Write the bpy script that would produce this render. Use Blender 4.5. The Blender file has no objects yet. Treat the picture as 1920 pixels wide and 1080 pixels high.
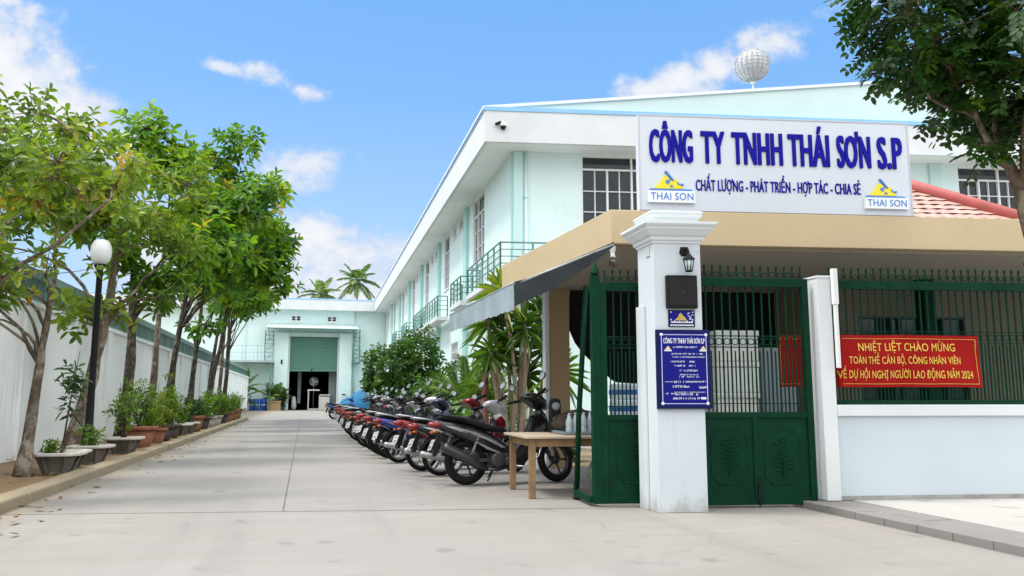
import bpy, math, random
import numpy as np
from mathutils import Vector, Matrix
R = math.radians
PI = math.pi
C = bpy.context.scene.collection
SC = bpy.context.scene

# ------------------------------------------------------------------ camera
CAM_H = 1.15
cam = bpy.data.cameras.new("camera")
cam.sensor_width = 36.0
cam.lens = 36.0 * 1500.0 / 1920.0
cam.clip_start = 0.05
cam.clip_end = 3000
camo = bpy.data.objects.new("camera", cam)
C.objects.link(camo)
camo.location = (0, 0, CAM_H)
camo.rotation_euler = (R(90 + 7.782), 0, R(-14.268))
SC.camera = camo

# ------------------------------------------------------------------ world, sun, exposure
SUN_EL, SUN_AZ = R(62), R(-76)          # azimuth measured from +Y towards +X: the sun stands to the left, level with the camera
SUN_STRENGTH, SUN_ANGLE = 1.5, R(11)
SKY_STRENGTH = 0.15
EXPOSURE = 0.95
FILL_CLOUD = ((2.3, 2.55, 2.9), (11.5, 11.6, 11.6))     # unseen fill cloud added behind and above the viewer: bright overhead, dimmer low down
sundir = Vector((math.sin(SUN_AZ) * math.cos(SUN_EL), math.cos(SUN_AZ) * math.cos(SUN_EL), math.sin(SUN_EL)))
sl = bpy.data.lights.new("sun", 'SUN')
sl.energy = SUN_STRENGTH
sl.angle = SUN_ANGLE
sl.color = (1.0, 0.955, 0.89)
so = bpy.data.objects.new("sun", sl)
C.objects.link(so)
so.rotation_euler = (-sundir).to_track_quat('-Z', 'Y').to_euler()
so.location = (-20, 10, 40)

w = bpy.data.worlds.new("World")
SC.world = w
w.use_nodes = True
nt = w.node_tree
nt.nodes.clear()


class NB:
    """small node-graph helper"""
    def __init__(self, tree):
        self.t = tree

    def n(self, typ, **kw):
        nd = self.t.nodes.new(typ)
        for k, v in kw.items():
            if k.startswith('i_'):
                nd.inputs[k[2:].replace('_', ' ')].default_value = v
            else:
                setattr(nd, k, v)
        return nd

    def l(self, a, b):
        self.t.links.new(a, b)

    def math(self, op, a, b=None, clamp=False):
        nd = self.n('ShaderNodeMath', operation=op, use_clamp=clamp)
        for i, x in enumerate((a, b)):
            if x is None:
                continue
            if isinstance(x, (int, float)):
                nd.inputs[i].default_value = x
            else:
                self.l(x, nd.inputs[i])
        return nd.outputs[0]

    def vmath(self, op, a, b=None):
        nd = self.n('ShaderNodeVectorMath', operation=op)
        for i, x in enumerate((a, b)):
            if x is None:
                continue
            if isinstance(x, (tuple, list, Vector)):
                nd.inputs[i].default_value = tuple(x)
            else:
                self.l(x, nd.inputs[i])
        return nd.outputs['Value'] if op in ('LENGTH', 'DOT_PRODUCT') else nd.outputs[0]

    def maprange(self, x, a, b, c, d, smooth=False):
        nd = self.n('ShaderNodeMapRange')
        if smooth:
            nd.interpolation_type = 'SMOOTHSTEP'
        self.l(x, nd.inputs[0])
        for i, v in enumerate((a, b, c, d)):
            nd.inputs[i + 1].default_value = v
        return nd.outputs[0]

    def noise(self, vec, scale, detail=4, rough=.55, dist=0.0):
        nd = self.n('ShaderNodeTexNoise')
        nd.inputs['Scale'].default_value = scale
        nd.inputs['Detail'].default_value = detail
        nd.inputs['Roughness'].default_value = rough
        nd.inputs['Distortion'].default_value = dist
        self.l(vec, nd.inputs['Vector'])
        return nd.outputs['Fac']

    def mix(self, fac, a, b, typ='MIX'):
        nd = self.n('ShaderNodeMix', data_type='RGBA', blend_type=typ)
        for sock, x in ((nd.inputs[0], fac), (nd.inputs[6], a), (nd.inputs[7], b)):
            if isinstance(x, (int, float)):
                sock.default_value = x
            elif isinstance(x, (tuple, list)):
                sock.default_value = tuple(x) + ((1.0,) if len(x) == 3 else ())
            else:
                self.l(x, sock)
        return nd.outputs[2]


g = NB(nt)
sky = g.n('ShaderNodeTexSky', sky_type='NISHITA')
sky.sun_disc = False
sky.sun_elevation = SUN_EL
sky.sun_rotation = SUN_AZ
sky.altitude = 0
sky.air_density = 1.0
sky.dust_density = 0.6
sky.ozone_density = 1.6
tc = g.n('ShaderNodeTexCoord')
dirv = tc.outputs['Generated']
sep = g.n('ShaderNodeSeparateXYZ')
g.l(dirv, sep.inputs[0])
elev = sep.outputs['Z']
DISP = SKY_STRENGTH * 2 ** EXPOSURE          # radiance -> displayed value
lin = lambda c: tuple(((x / 255 + .055) / 1.055) ** 2.4 / DISP for x in c)
ramp = g.n('ShaderNodeValToRGB')
els = ramp.color_ramp.elements
els[0].position, els[0].color = 0.02, lin((196, 220, 246)) + (1,)
els[1].position, els[1].color = .62, lin((98, 168, 247)) + (1,)
for ps, cc in ((.20, (166, 208, 251)), (.36, (128, 187, 251))):
    e_ = els.new(ps)
    e_.color = lin(cc) + (1,)
g.l(elev, ramp.inputs[0])
skyc = g.mix(.88, sky.outputs[0], ramp.outputs[0])
# clouds: soft noise gathered into the banks of the photograph; overhead and behind the viewer, unseen bright cloud is added to light the walls
n1 = g.math('ADD', g.math('MULTIPLY', g.noise(g.vmath('MULTIPLY', dirv, (1, 1, 1.3)), 11.0, 10, .62, .15), .72), g.math('MULTIPLY', g.noise(g.vmath('MULTIPLY', dirv, (1, 1, 1.3)), 38.0, 6, .6), .28))
n2 = g.noise(g.vmath('MULTIPLY', dirv, (1, 1, 1.5)), 3.0, 3, .5)
CLOUDS = [  # direction, horizontal radius, vertical radius, weight
    ((-.325, .885, .335), .105, .072, 1.25), ((-.285, .908, .30), .11, .056, 1.25), ((-.240, .923, .272), .085, .036, 1.1), ((-.33, .89, .25), .12, .05, 1.0), ((-.311, .865, .398), .03, .014, .7),
    ((-.098, .923, .372), .035, .010, .62), ((-.055, .925, .374), .045, .018, .72), ((-.002, .934, .357), .028, .012, .70),
    ((-.015, .961, .270), .065, .036, .84), ((-.052, .957, .285), .03, .024, .62),
    ((.003, .982, .19), .07, .040, 1.05), ((.061, .982, .170), .13, .048, 1.12), ((.0, .989, .125), .26, .05, 1.12), ((-.15, .975, .16), .14, .06, .95), ((-.21, .945, .235), .08, .04, .85),
    ((.391, .841, .365), .065, .030, .98), ((.43, .82, .372), .065, .032, .95), ((.49, .768, .402), .065, .042, 1.0), ((.454, .801, .385), .06, .034, .95), ((.56, .715, .425), .06, .022, .66)]
acc = None
for d, rh, rv, wt in CLOUDS:
    dv = Vector(d).normalized()
    q = g.vmath('SUBTRACT', dirv, tuple(dv))
    q = g.vmath('MULTIPLY', q, (1 / rh, 1 / rh, 1 / rv))
    m = g.maprange(g.vmath('LENGTH', q), 0.0, 1.6, wt, 0.0, True)
    acc = m if acc is None else g.math('MAXIMUM', acc, m)
dens = g.math('ADD', g.math('MULTIPLY', acc, .66), g.math('MULTIPLY', g.math('SUBTRACT', n1, .5), 1.9))
dens = g.math('ADD', dens, g.math('MULTIPLY', g.math('SUBTRACT', n2, .5), .25))
cover = g.maprange(dens, .27, .62, 0.0, .97, True)
shade = g.maprange(dens, .40, .85, 0.0, 1.0, True)
cloudc = g.mix(shade, lin((214, 226, 246)), lin((250, 250, 253)))
front = g.mix(cover, skyc, cloudc)
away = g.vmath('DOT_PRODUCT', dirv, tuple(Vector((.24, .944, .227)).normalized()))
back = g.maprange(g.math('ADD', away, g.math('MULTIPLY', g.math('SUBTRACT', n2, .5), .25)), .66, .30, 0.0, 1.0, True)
fillc = g.mix(g.maprange(g.math('ADD', elev, g.math('MULTIPLY', g.math('SUBTRACT', n1, .5), .35)), .02, .85, 0, 1), FILL_CLOUD[0], FILL_CLOUD[1])
final = g.mix(back, front, fillc)
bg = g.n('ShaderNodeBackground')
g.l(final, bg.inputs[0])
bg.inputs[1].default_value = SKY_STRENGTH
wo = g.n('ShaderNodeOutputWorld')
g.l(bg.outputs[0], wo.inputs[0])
SC.view_settings.view_transform = 'Standard'
SC.view_settings.look = 'None'
SC.view_settings.exposure = EXPOSURE
SC.view_settings.gamma = 1.0
SC.view_settings.use_curve_mapping = False
SC.cycles.max_bounces = 8
SC.cycles.transparent_max_bounces = 8
SC.cycles.caustics_reflective = False
SC.cycles.caustics_refractive = False

# ------------------------------------------------------------------ materials
MATS = {}


def mat(name, col, rough=.6, var=.10, scale=3.0, bump=.0, bscale=60., metal=0., streak=0., streakcol=None, spec=.5, coat=0., fine=.0, grime=0.):
    """painted / mineral surface: colour broken up by world-space noise, optional vertical run-off streaks, bump"""
    if name in MATS:
        return MATS[name]
    m = bpy.data.materials.new(name)
    m.use_nodes = True
    t = m.node_tree
    b = NB(t)
    p = t.nodes['Principled BSDF']
    pos = b.n('ShaderNodeNewGeometry').outputs['Position']
    c = tuple(col)
    dark = tuple(x * (1 - var) for x in c)
    lite = tuple(min(.95, x * (1 + var * .6)) for x in c)
    f = b.noise(pos, scale, 6, .6)
    f = b.maprange(f, .3, .7, 0, 1)
    o = b.mix(f, dark, lite)
    if fine > 0:
        f2 = b.maprange(b.noise(pos, scale * 22, 3, .6), .25, .75, -1, 1)
        o = b.mix(b.math('MULTIPLY', b.math('ABSOLUTE', f2), fine), o, tuple(x * .45 for x in c))
    if streak > 0:
        sv = b.vmath('MULTIPLY', pos, (7.0, 7.0, .45))
        s = b.maprange(b.noise(sv, 1.0, 5, .62), .52, .80, 0, streak, True)
        big = b.maprange(b.noise(pos, .6, 3, .5), .4, .65, .2, 1)
        o = b.mix(b.math('MULTIPLY', s, big), o, streakcol or (.18, .18, .155))
    if grime > 0:      # splashed dirt and blistered paint in ragged patches near the foot
        sx = b.n('ShaderNodeSeparateXYZ')
        b.l(pos, sx.inputs[0])
        edge_ = b.math('ADD', sx.outputs['Z'], b.math('MULTIPLY', b.math('SUBTRACT', b.noise(b.vmath('MULTIPLY', pos, (1, 1, .5)), 5.0, 7, .7), .5), 1.1))
        o = b.mix(b.maprange(edge_, -.12, .22, grime, 0, True), o, (.23, .20, .16))
        chip = b.maprange(b.noise(pos, 3.1, 8, .72), .665, .70, 0, grime * .6, True)
        o = b.mix(chip, o, (.42, .41, .38))
    b.l(o, p.inputs['Base Color'])
    p.inputs['Roughness'].default_value = rough
    rr = b.maprange(b.noise(pos, scale * 4, 4, .6), .2, .8, max(.03, rough - .12), min(1, rough + .12))
    b.l(rr, p.inputs['Roughness'])
    p.inputs['Metallic'].default_value = metal
    p.inputs['Specular IOR Level'].default_value = spec
    if coat:
        p.inputs['Coat Weight'].default_value = coat
        p.inputs['Coat Roughness'].default_value = .06
    if bump > 0:
        bn = b.n('ShaderNodeBump')
        bn.inputs['Strength'].default_value = bump
        bn.inputs['Distance'].default_value = .01
        b.l(b.noise(pos, bscale, 5, .6), bn.inputs['Height'])
        b.l(bn.outputs[0], p.inputs['Normal'])
    MATS[name] = m
    return m


def leafmat(name, ramp, trans=.35, rough=.42):
    if name in MATS:
        return MATS[name]
    m = bpy.data.materials.new(name)
    m.use_nodes = True
    t = m.node_tree
    b = NB(t)
    p = t.nodes['Principled BSDF']
    at = b.n('ShaderNodeAttribute', attribute_name='tint')
    cr = b.n('ShaderNodeValToRGB')
    e = cr.color_ramp.elements
    while len(e) < len(ramp):
        e.new(.5)
    for i, (ps, c) in enumerate(ramp):
        e[i].position = ps
        e[i].color = tuple(c) + (1,)
    b.l(at.outputs['Fac'], cr.inputs[0])
    b.l(cr.outputs[0], p.inputs['Base Color'])
    p.inputs['Roughness'].default_value = rough
    p.inputs['Specular IOR Level'].default_value = .45
    tr = b.n('ShaderNodeBsdfTranslucent')
    warm = b.mix(1.0, cr.outputs[0], (1.5, 1.45, .55), 'MULTIPLY')
    b.l(warm, tr.inputs[0])
    ms = b.n('ShaderNodeMixShader')
    ms.inputs[0].default_value = trans
    b.l(p.outputs[0], ms.inputs[1])
    b.l(tr.outputs[0], ms.inputs[2])
    b.l(ms.outputs[0], t.nodes['Material Output'].inputs[0])
    MATS[name] = m
    return m


def barkmat(name, col, pale, dark):
    m = bpy.data.materials.new(name)
    m.use_nodes = True
    t = m.node_tree
    b = NB(t)
    p = t.nodes['Principled BSDF']
    pos = b.n('ShaderNodeNewGeometry').outputs['Position']
    v = b.vmath('MULTIPLY', pos, (1, 1, .30))
    f1 = b.maprange(b.noise(v, 26, 6, .7), .34, .66, 0, 1)
    f2 = b.maprange(b.noise(b.vmath('MULTIPLY', pos, (1, 1, .7)), 5.5, 7, .68, .5), .48, .60, 0, .85, True)
    f3 = b.maprange(b.noise(pos, 2.6, 6, .6), .50, .66, 0, .8, True)
    o = b.mix(f1, dark, col)
    o = b.mix(f2, o, pale)
    o = b.mix(f3, o, tuple(x * .45 for x in col))
    b.l(o, p.inputs['Base Color'])
    p.inputs['Roughness'].default_value = .92
    p.inputs['Specular IOR Level'].default_value = .2
    bn = b.n('ShaderNodeBump')
    bn.inputs['Strength'].default_value = 1.0
    bn.inputs['Distance'].default_value = .035
    b.l(b.math('ADD', b.noise(v, 22, 6, .7), b.math('MULTIPLY', b.noise(v, 7, 4, .6), 1.4)), bn.inputs['Height'])
    b.l(bn.outputs[0], p.inputs['Normal'])
    MATS[name] = m
    return m


def glassmat(name, col=(.02, .03, .035), rough=.06):
    if name in MATS:
        return MATS[name]
    m = mat(name, col, rough, .5, 1.3, spec=.5)
    p = m.node_tree.nodes['Principled BSDF']
    for l in list(p.inputs['Roughness'].links):
        m.node_tree.links.remove(l)
    return m


# ------------------------------------------------------------------ mesh builder
class MB:
    def __init__(self):
        self.v = []
        self.f = []
        self.mi = []
        self.sm = []

    def add(self, vs, fs, mi=0, smooth=False):
        o = len(self.v)
        self.v += [tuple(x) for x in vs]
        for f in fs:
            self.f.append(tuple(i + o for i in f))
            self.mi.append(mi)
            self.sm.append(smooth)
        return self

    def box(self, a, b, mi=0):
        (x0, y0, z0), (x1, y1, z1) = a, b
        vs = [(x0, y0, z0), (x1, y0, z0), (x1, y1, z0), (x0, y1, z0), (x0, y0, z1), (x1, y0, z1), (x1, y1, z1), (x0, y1, z1)]
        return self.add(vs, [(0, 3, 2, 1), (4, 5, 6, 7), (0, 1, 5, 4), (1, 2, 6, 5), (2, 3, 7, 6), (3, 0, 4, 7)], mi)

    def obox(self, c, h, rot, mi=0):
        """oriented box: centre, half sizes, rotation matrix"""
        vs = []
        for sz in (-1, 1):
            for sx, sy in ((-1, -1), (1, -1), (1, 1), (-1, 1)):
                vs.append(Vector(c) + rot @ Vector((sx * h[0], sy * h[1], sz * h[2])))
        return self.add(vs, [(0, 3, 2, 1), (4, 5, 6, 7), (0, 1, 5, 4), (1, 2, 6, 5), (2, 3, 7, 6), (3, 0, 4, 7)], mi)

    def bar(self, p, q, wx, wy=None, mi=0):
        """square bar from p to q"""
        p, q = Vector(p), Vector(q)
        d = (q - p)
        L = d.length
        rot = d.to_track_quat('Z', 'Y').to_matrix()
        return self.obox((p + q) / 2, (wx / 2, (wy or wx) / 2, L / 2), rot, mi)

    def tube(self, pts, r, n=8, mi=0, caps=True, smooth=True):
        pts = [Vector(p) for p in pts]
        if not isinstance(r, (list, tuple)):
            r = [r] * len(pts)
        rings = []
        prev = None
        for i, p in enumerate(pts):
            if i == 0:
                d = pts[1] - p
            elif i == len(pts) - 1:
                d = p - pts[i - 1]
            else:
                d = (pts[i + 1] - p).normalized() + (p - pts[i - 1]).normalized()
            d = d.normalized() if d.length > 1e-9 else Vector((0, 0, 1))
            if prev is None:
                u = d.orthogonal().normalized()
            else:
                u = (prev - d * prev.dot(d))
                u = u.normalized() if u.length > 1e-6 else d.orthogonal().normalized()
            prev = u
            w_ = d.cross(u)
            rings.append([p + (u * math.cos(2 * PI * k / n) + w_ * math.sin(2 * PI * k / n)) * r[i] for k in range(n)])
        return self.rings(rings, mi, caps, smooth)

    def rings(self, rings, mi=0, caps=True, smooth=True, closed=False):
        n = len(rings[0])
        vs = [p for rg in rings for p in rg]
        fs = []
        m = len(rings)
        for i in range(m if closed else m - 1):
            j = (i + 1) % m
            for k in range(n):
                fs.append((i * n + k, i * n + (k + 1) % n, j * n + (k + 1) % n, j * n + k))
        self.add(vs, fs, mi, smooth)
        if caps and not closed:
            o = len(self.v) - len(vs)
            self.f.append(tuple(o + k for k in reversed(range(n))))
            self.mi.append(mi)
            self.sm.append(False)
            self.f.append(tuple(o + (m - 1) * n + k for k in range(n)))
            self.mi.append(mi)
            self.sm.append(False)
        return self

    def lathe(self, prof, c=(0, 0, 0), n=24, mi=0, axis='Z', smooth=True):
        rings = []
        for r, z in prof:
            rg = []
            for k in range(n):
                a = 2 * PI * k / n
                if axis == 'Z':
                    rg.append((c[0] + r * math.cos(a), c[1] + r * math.sin(a), c[2] + z))
                elif axis == 'Y':
                    rg.append((c[0] + r * math.sin(a), c[1] + z, c[2] + r * math.cos(a)))
                else:
                    rg.append((c[0] + z, c[1] + r * math.cos(a), c[2] + r * math.sin(a)))
            rings.append(rg)
        return self.rings(rings, mi, True, smooth)

    def sqlathe(self, prof, sx, sy, c=(0, 0, 0), mi=0):
        """mitred moulding round a rectangular pier: prof = (offset, z)"""
        rings = []
        for o, z in prof:
            x0, x1, y0, y1 = c[0] - o, c[0] + sx + o, c[1] - o, c[1] + sy + o
            rings.append([(x0, y0, c[2] + z), (x1, y0, c[2] + z), (x1, y1, c[2] + z), (x0, y1, c[2] + z)])
        return self.rings(rings, mi, True, False)

    def prism(self, poly, a, b, axis='Y', mi=0):
        """polygon (u,v) extruded from a to b along axis; Y: (x,z), X: (y,z), Z: (x,y)"""
        def pt(u, v, t):
            return {'Y': (u, t, v), 'X': (t, u, v), 'Z': (u, v, t)}[axis]
        n = len(poly)
        vs = [pt(u, v, a) for u, v in poly] + [pt(u, v, b) for u, v in poly]
        fs = [tuple(reversed(range(n))), tuple(range(n, 2 * n))]
        for i in range(n):
            j = (i + 1) % n
            fs.append((i, j, n + j, n + i))
        return self.add(vs, fs, mi)

    def torus(self, c, Rr, r, axis='Y', n=28, k=8, mi=0, sq=1.0):
        rings = []
        for i in range(n):
            a = 2 * PI * i / n
            rg = []
            for j in range(k):
                t = 2 * PI * j / k
                rad = Rr + r * math.cos(t)
                off = r * sq * math.sin(t)
                if axis == 'Y':
                    rg.append((c[0] + rad * math.cos(a), c[1] + off, c[2] + rad * math.sin(a)))
                elif axis == 'Z':
                    rg.append((c[0] + rad * math.cos(a), c[1] + rad * math.sin(a), c[2] + off))
                else:
                    rg.append((c[0] + off, c[1] + rad * math.cos(a), c[2] + rad * math.sin(a)))
            rings.append(rg)
        return self.rings(rings, mi, False, True, True)

    def loft(self, secs, n=12, mi=0, e=2.4, y0=0.0):
        """body panel along a path in the xz plane: secs = (x, z, half width, half height); superellipse rings"""
        P = [Vector((s[0], y0, s[1])) for s in secs]
        rings = []
        for i, s in enumerate(secs):
            d = (P[min(i + 1, len(P) - 1)] - P[max(i - 1, 0)]).normalized()
            up = Vector((-d.z, 0, d.x))
            rg = []
            for k in range(n):
                a = 2 * PI * k / n
                ca, sa = math.cos(a), math.sin(a)
                yy = math.copysign(abs(ca) ** (2 / e), ca) * s[2]
                zz = math.copysign(abs(sa) ** (2 / e), sa) * s[3]
                rg.append(P[i] + Vector((0, yy, 0)) + up * zz)
            rings.append(rg)
        return self.rings(rings, mi, True, True)

    def build(self, name, mats, parent=None, M=None, bevel=0., loc=None, seg=2):
        me = bpy.data.meshes.new(name)
        vs = self.v if M is None else [tuple(M @ Vector(p)) for p in self.v]
        me.from_pydata(vs, [], self.f)
        if not isinstance(mats, (list, tuple)):
            mats = [mats]
        for m in mats:
            me.materials.append(m)
        me.polygons.foreach_set('material_index', self.mi)
        me.polygons.foreach_set('use_smooth', self.sm)
        me.update()
        o = bpy.data.objects.new(name, me)
        C.objects.link(o)
        if parent is not None:
            o.parent = parent
        if loc is not None:
            o.location = loc
        if bevel > 0:
            bv = o.modifiers.new('bevel', 'BEVEL')
            bv.width = bevel
            bv.segments = seg
            bv.limit_method = 'ANGLE'
            bv.angle_limit = R(40)
        return o


def tag(o, label=None, cat=None, group=None, kind=None):
    if label:
        o['label'] = label
    if cat:
        o['category'] = cat
    if group:
        o['group'] = group
    if kind:
        o['kind'] = kind
    return o


def thing(name, label, cat, loc=(0, 0, 0), rz=0., group=None):
    o = bpy.data.objects.new(name, None)
    o.empty_display_size = .2
    C.objects.link(o)
    o.location = loc
    o.rotation_euler = (0, 0, rz)
    return tag(o, label, cat, group)


def children(o):
    return [x for x in bpy.data.objects if x.parent == o]


def copy_tree(o, kids):
    """kids: dict object -> list of children, made once per prototype"""
    def rec(a, parent):
        c = a.copy()
        C.objects.link(c)
        if parent is not None:
            c.parent = parent
        for ch in kids.get(a.name, []):
            rec(ch, c)
        return c
    return rec(o, None)


def kidmap(o):
    d = {}

    def rec(a):
        d[a.name] = children(a)
        for ch in d[a.name]:
            rec(ch)
    rec(o)
    return d


# oblique site frame: E along the street front, A along the driveway
BETA = R(8.66)
EV = Vector((math.cos(BETA), -math.sin(BETA), 0))
AV = Vector((.015, 1.0, 0))
SK = Matrix(((EV.x, AV.x, 0), (EV.y, AV.y, 0), (0, 0, 1)))


# ------------------------------------------------------------------ lettering
def glyphs(body, bold=0., space=1.0):
    cu = bpy.data.curves.new('lettering', 'FONT')
    cu.body = body
    cu.size = 1.0
    cu.offset = bold
    cu.space_character = space
    cu.resolution_u = 3
    o = bpy.data.objects.new('lettering', cu)
    C.objects.link(o)
    bpy.context.view_layer.update()
    me = bpy.data.meshes.new_from_object(o.evaluated_get(bpy.context.evaluated_depsgraph_get()))
    bpy.data.objects.remove(o)
    bpy.data.curves.remove(cu)
    vs = [tuple(v.co) for v in me.vertices]
    fs = [tuple(p.vertices) for p in me.polygons]
    bpy.data.meshes.remove(me)
    return vs, fs


_h = glyphs('H')[0]
CAPH = max(v[1] for v in _h) - min(v[1] for v in _h)


def horned(body, space):
    """glyph mesh; the horned O is written as a plain O plus a drawn horn"""
    tr = {'Ơ': 'O', 'Ờ': 'Ò', 'Ớ': 'Ó', 'Ợ': 'Ọ', 'Ở': 'Ỏ'}
    vs, fs = glyphs(''.join(tr.get(ch, ch) for ch in body), 0, space)
    vs, fs = list(vs), list(fs)
    shift = 0.0
    for i, ch in enumerate(body):
        if ch in tr:
            pre = ''.join(tr.get(x, x) for x in body[:i]) + 'O'
            xr = max(v[0] for v in glyphs(pre, 0, space)[0]) + shift
            vs = [(v[0] + .075, v[1], v[2]) if v[0] > xr + .005 else v for v in vs]
            shift += .075
            o = len(vs)
            c = CAPH
            for x, y in ((-.11, .86), (-.03, .90), (.010, .98), (.0, 1.16), (.095, 1.16), (.10, .98), (.05, .86), (-.03, .77)):
                vs.append((xr + x * c / .73, y * c, 0))
            fs.append(tuple(range(o, o + 8))[::-1])
    return vs, fs


def lettering(mb, body, s0, s1, zb, cap, d, bold=0., thick=.002, mi=0, space=1.0):
    """write body on a panel facing -y: from s0 to s1, baseline zb, capital height cap, face at d - thick"""
    vs, fs = horned(body, space)
    kz = cap / CAPH
    bx = bold * kz * .62
    bz = bold * kz * .35
    x0, x1 = min(v[0] for v in vs), max(v[0] for v in vs)
    kx = (s1 - s0 - 2 * bx) / (x1 - x0)
    n = len(vs)
    edges = set()
    for f in fs:
        for i in range(len(f)):
            edges.add((f[i], f[(i + 1) % len(f)]))
    sides = [(b + n, a + n, a, b)[::-1] for (a, b) in edges if (b, a) not in edges]
    strikes = [(0, 0)] if bold == 0 else [(-1, -1), (1, -1), (-1, 1), (1, 1), (0, 0), (-.5, 1), (.5, -1)]
    for i, (dx, dz) in enumerate(strikes):
        e = .00012 * i
        front = [(s0 + bx + (v[0] - x0) * kx + dx * bx, d - thick - e, zb + bz + v[1] * (cap - 2 * bz) / CAPH + dz * bz) for v in vs]
        if thick < .006:
            mb.add(front, fs, mi)
        else:
            mb.add(front + [(p[0], d, p[2]) for p in front], list(fs) + sides, mi)
    return mb


# ------------------------------------------------------------------ foliage
def leaf_object(name, m, P, D, Nn, L, W, tint, parent=None, fold=.18, droop=.25, shape=(.35, .72, .40, .40)):
    """one mesh of many folded leaves. P base points, D directions, Nn normals, L lengths, W widths"""
    k = len(P)
    D = D / np.maximum(1e-9, np.linalg.norm(D, axis=1, keepdims=True))
    S = np.cross(D, Nn)
    S /= np.maximum(1e-9, np.linalg.norm(S, axis=1, keepdims=True))
    Q = np.cross(S, D)
    L = L[:, None]
    W = W[:, None]
    dn = np.zeros_like(P)
    dn[:, 2] = -1
    a1, a2, w1, w2 = shape
    def at(t, w_, up):
        return P + D * L * t + S * W * w_ + Q * W * up + dn * L * droop * t * t
    V = np.stack([at(0, 0, 0), at(a1, w1, fold), at(a2, w2, fold), at(1, 0, 0), at(a2, -w2, fold), at(a1, -w1, fold)], 1).reshape(-1, 3)
    base = (np.arange(k) * 6)[:, None]
    Fq = np.concatenate([base + np.array([[0, 1, 2, 3]]), base + np.array([[0, 3, 4, 5]])], 1).reshape(-1)
    nf = 2 * k
    me = bpy.data.meshes.new(name)
    me.vertices.add(len(V))
    me.vertices.foreach_set('co', V.astype(np.float32).ravel())
    me.loops.add(nf * 4)
    me.loops.foreach_set('vertex_index', Fq.astype(np.int32))
    me.polygons.add(nf)
    me.polygons.foreach_set('loop_start', (np.arange(nf) * 4).astype(np.int32))
    me.update(calc_edges=True)
    at_ = me.attributes.new('tint', 'FLOAT', 'FACE')
    at_.data.foreach_set('value', np.repeat(tint, 2).astype(np.float32))
    me.materials.append(m)
    me.validate()
    o = bpy.data.objects.new(name, me)
    C.objects.link(o)
    if parent is not None:
        o.parent = parent
    return o


def unit(a):
    return a / np.maximum(1e-9, np.linalg.norm(a, axis=-1, keepdims=True))


def rosettes(rng, cen, axis, nl, L, W, spread=(35, 105), tintc=None, tvar=.12):
    """leaf whorls: each centre carries nl leaves round its axis"""
    k = len(cen)
    P = np.repeat(cen, nl, 0)
    A = np.repeat(unit(axis), nl, 0)
    rnd = rng.normal(size=A.shape)
    U = unit(np.cross(A, np.repeat(unit(rng.normal(size=cen.shape)), nl, 0)))
    Vv = np.cross(A, U)
    j = np.tile(np.arange(nl), k)
    ang = j * 2.39996 + rng.uniform(-.3, .3, k * nl)
    el = np.radians(spread[0] + (spread[1] - spread[0]) * (j / max(1, nl - 1)) + rng.uniform(-10, 10, k * nl))
    rad = U * np.cos(ang)[:, None] + Vv * np.sin(ang)[:, None]
    D = A * np.cos(el)[:, None] + rad * np.sin(el)[:, None]
    N = A * np.sin(el)[:, None] - rad * np.cos(el)[:, None] + .25 * rnd
    # whorl is stepped down the twig
    P = P - A * (j / nl * L * .7)[:, None]
    ll = L * rng.uniform(.7, 1.15, k * nl)
    ww = W * rng.uniform(.8, 1.15, k * nl)
    tc = np.repeat(tintc if tintc is not None else rng.uniform(.2, .8, k), nl) + rng.normal(0, tvar, k * nl)
    return P, D, N, ll, ww, np.clip(tc, 0, 1)


def cat_leaves(lst):
    return [np.concatenate([x[i] for x in lst]) for i in range(6)]

# ------------------------------------------------------------------ palette
M_white = mat('white_paint', (.67, .70, .715), .55, .07, 1.0, .15, 30, streak=.30, streakcol=(.42, .42, .38), grime=.35)
M_wallw = mat('boundary_white_paint', (.88, .90, .91), .65, .08, .8, .25, 22, streak=.6, streakcol=(.40, .41, .37), grime=.5)
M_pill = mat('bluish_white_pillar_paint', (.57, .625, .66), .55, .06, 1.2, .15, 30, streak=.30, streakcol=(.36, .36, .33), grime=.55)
M_mint = mat('pale_mint_paint', (.70, .86, .845), .6, .07, .6, .15, 30, streak=.30, streakcol=(.42, .50, .48), grime=.3)
M_teal = mat('teal_paint', (.40, .67, .64), .6, .06, .8, .10, 35, streak=.12, streakcol=(.25, .38, .37))
M_beige = mat('beige_paint', (.53, .415, .25), .6, .07, .9, .12, 40, streak=.20, streakcol=(.36, .27, .16))
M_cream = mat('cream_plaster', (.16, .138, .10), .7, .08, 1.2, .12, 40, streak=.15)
M_soff = mat('soffit_paint', (.40, .36, .30), .7, .06, 1.2, .08, 40)
M_blue = mat('sky_blue_flashing', (.25, .52, .78), .45, .06, 1.0)
M_winw = mat('white_window_frame', (.80, .80, .82), .4, .04, 4)
M_glass = glassmat('dark_window_glass', (.018, .03, .033))
M_glassl = mat('pale_window_glass', (.16, .20, .21), .10, .4, 1.1, spec=.8)
M_ggreen = mat('dark_green_gate_paint', (.0015, .034, .016), .5, .3, 5, .06, 60, spec=.10, streak=.22, streakcol=(.022, .02, .012), fine=.12)
M_rail = mat('grey_green_rail_paint', (.10, .235, .20), .45, .15, 5)
M_black = mat('black_cloth', (.004, .004, .005), .9, .3, 3)
M_dark = mat('unlit_interior', (.02, .02, .021), .8, .4, 1)
M_grey = mat('grey_metal', (.30, .32, .33), .45, .12, 4, metal=.4)
M_steel = mat('bright_steel', (.62, .62, .63), .25, .1, 6, metal=1.)
M_blk = mat('black_plastic', (.008, .008, .009), .5, .3, 6, spec=.2)
M_pvc = mat('white_pvc', (.76, .77, .76), .4, .06, 5)
M_signw = mat('sign_white_panel', (.59, .63, .69), .35, .03, .8, spec=.5)
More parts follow.
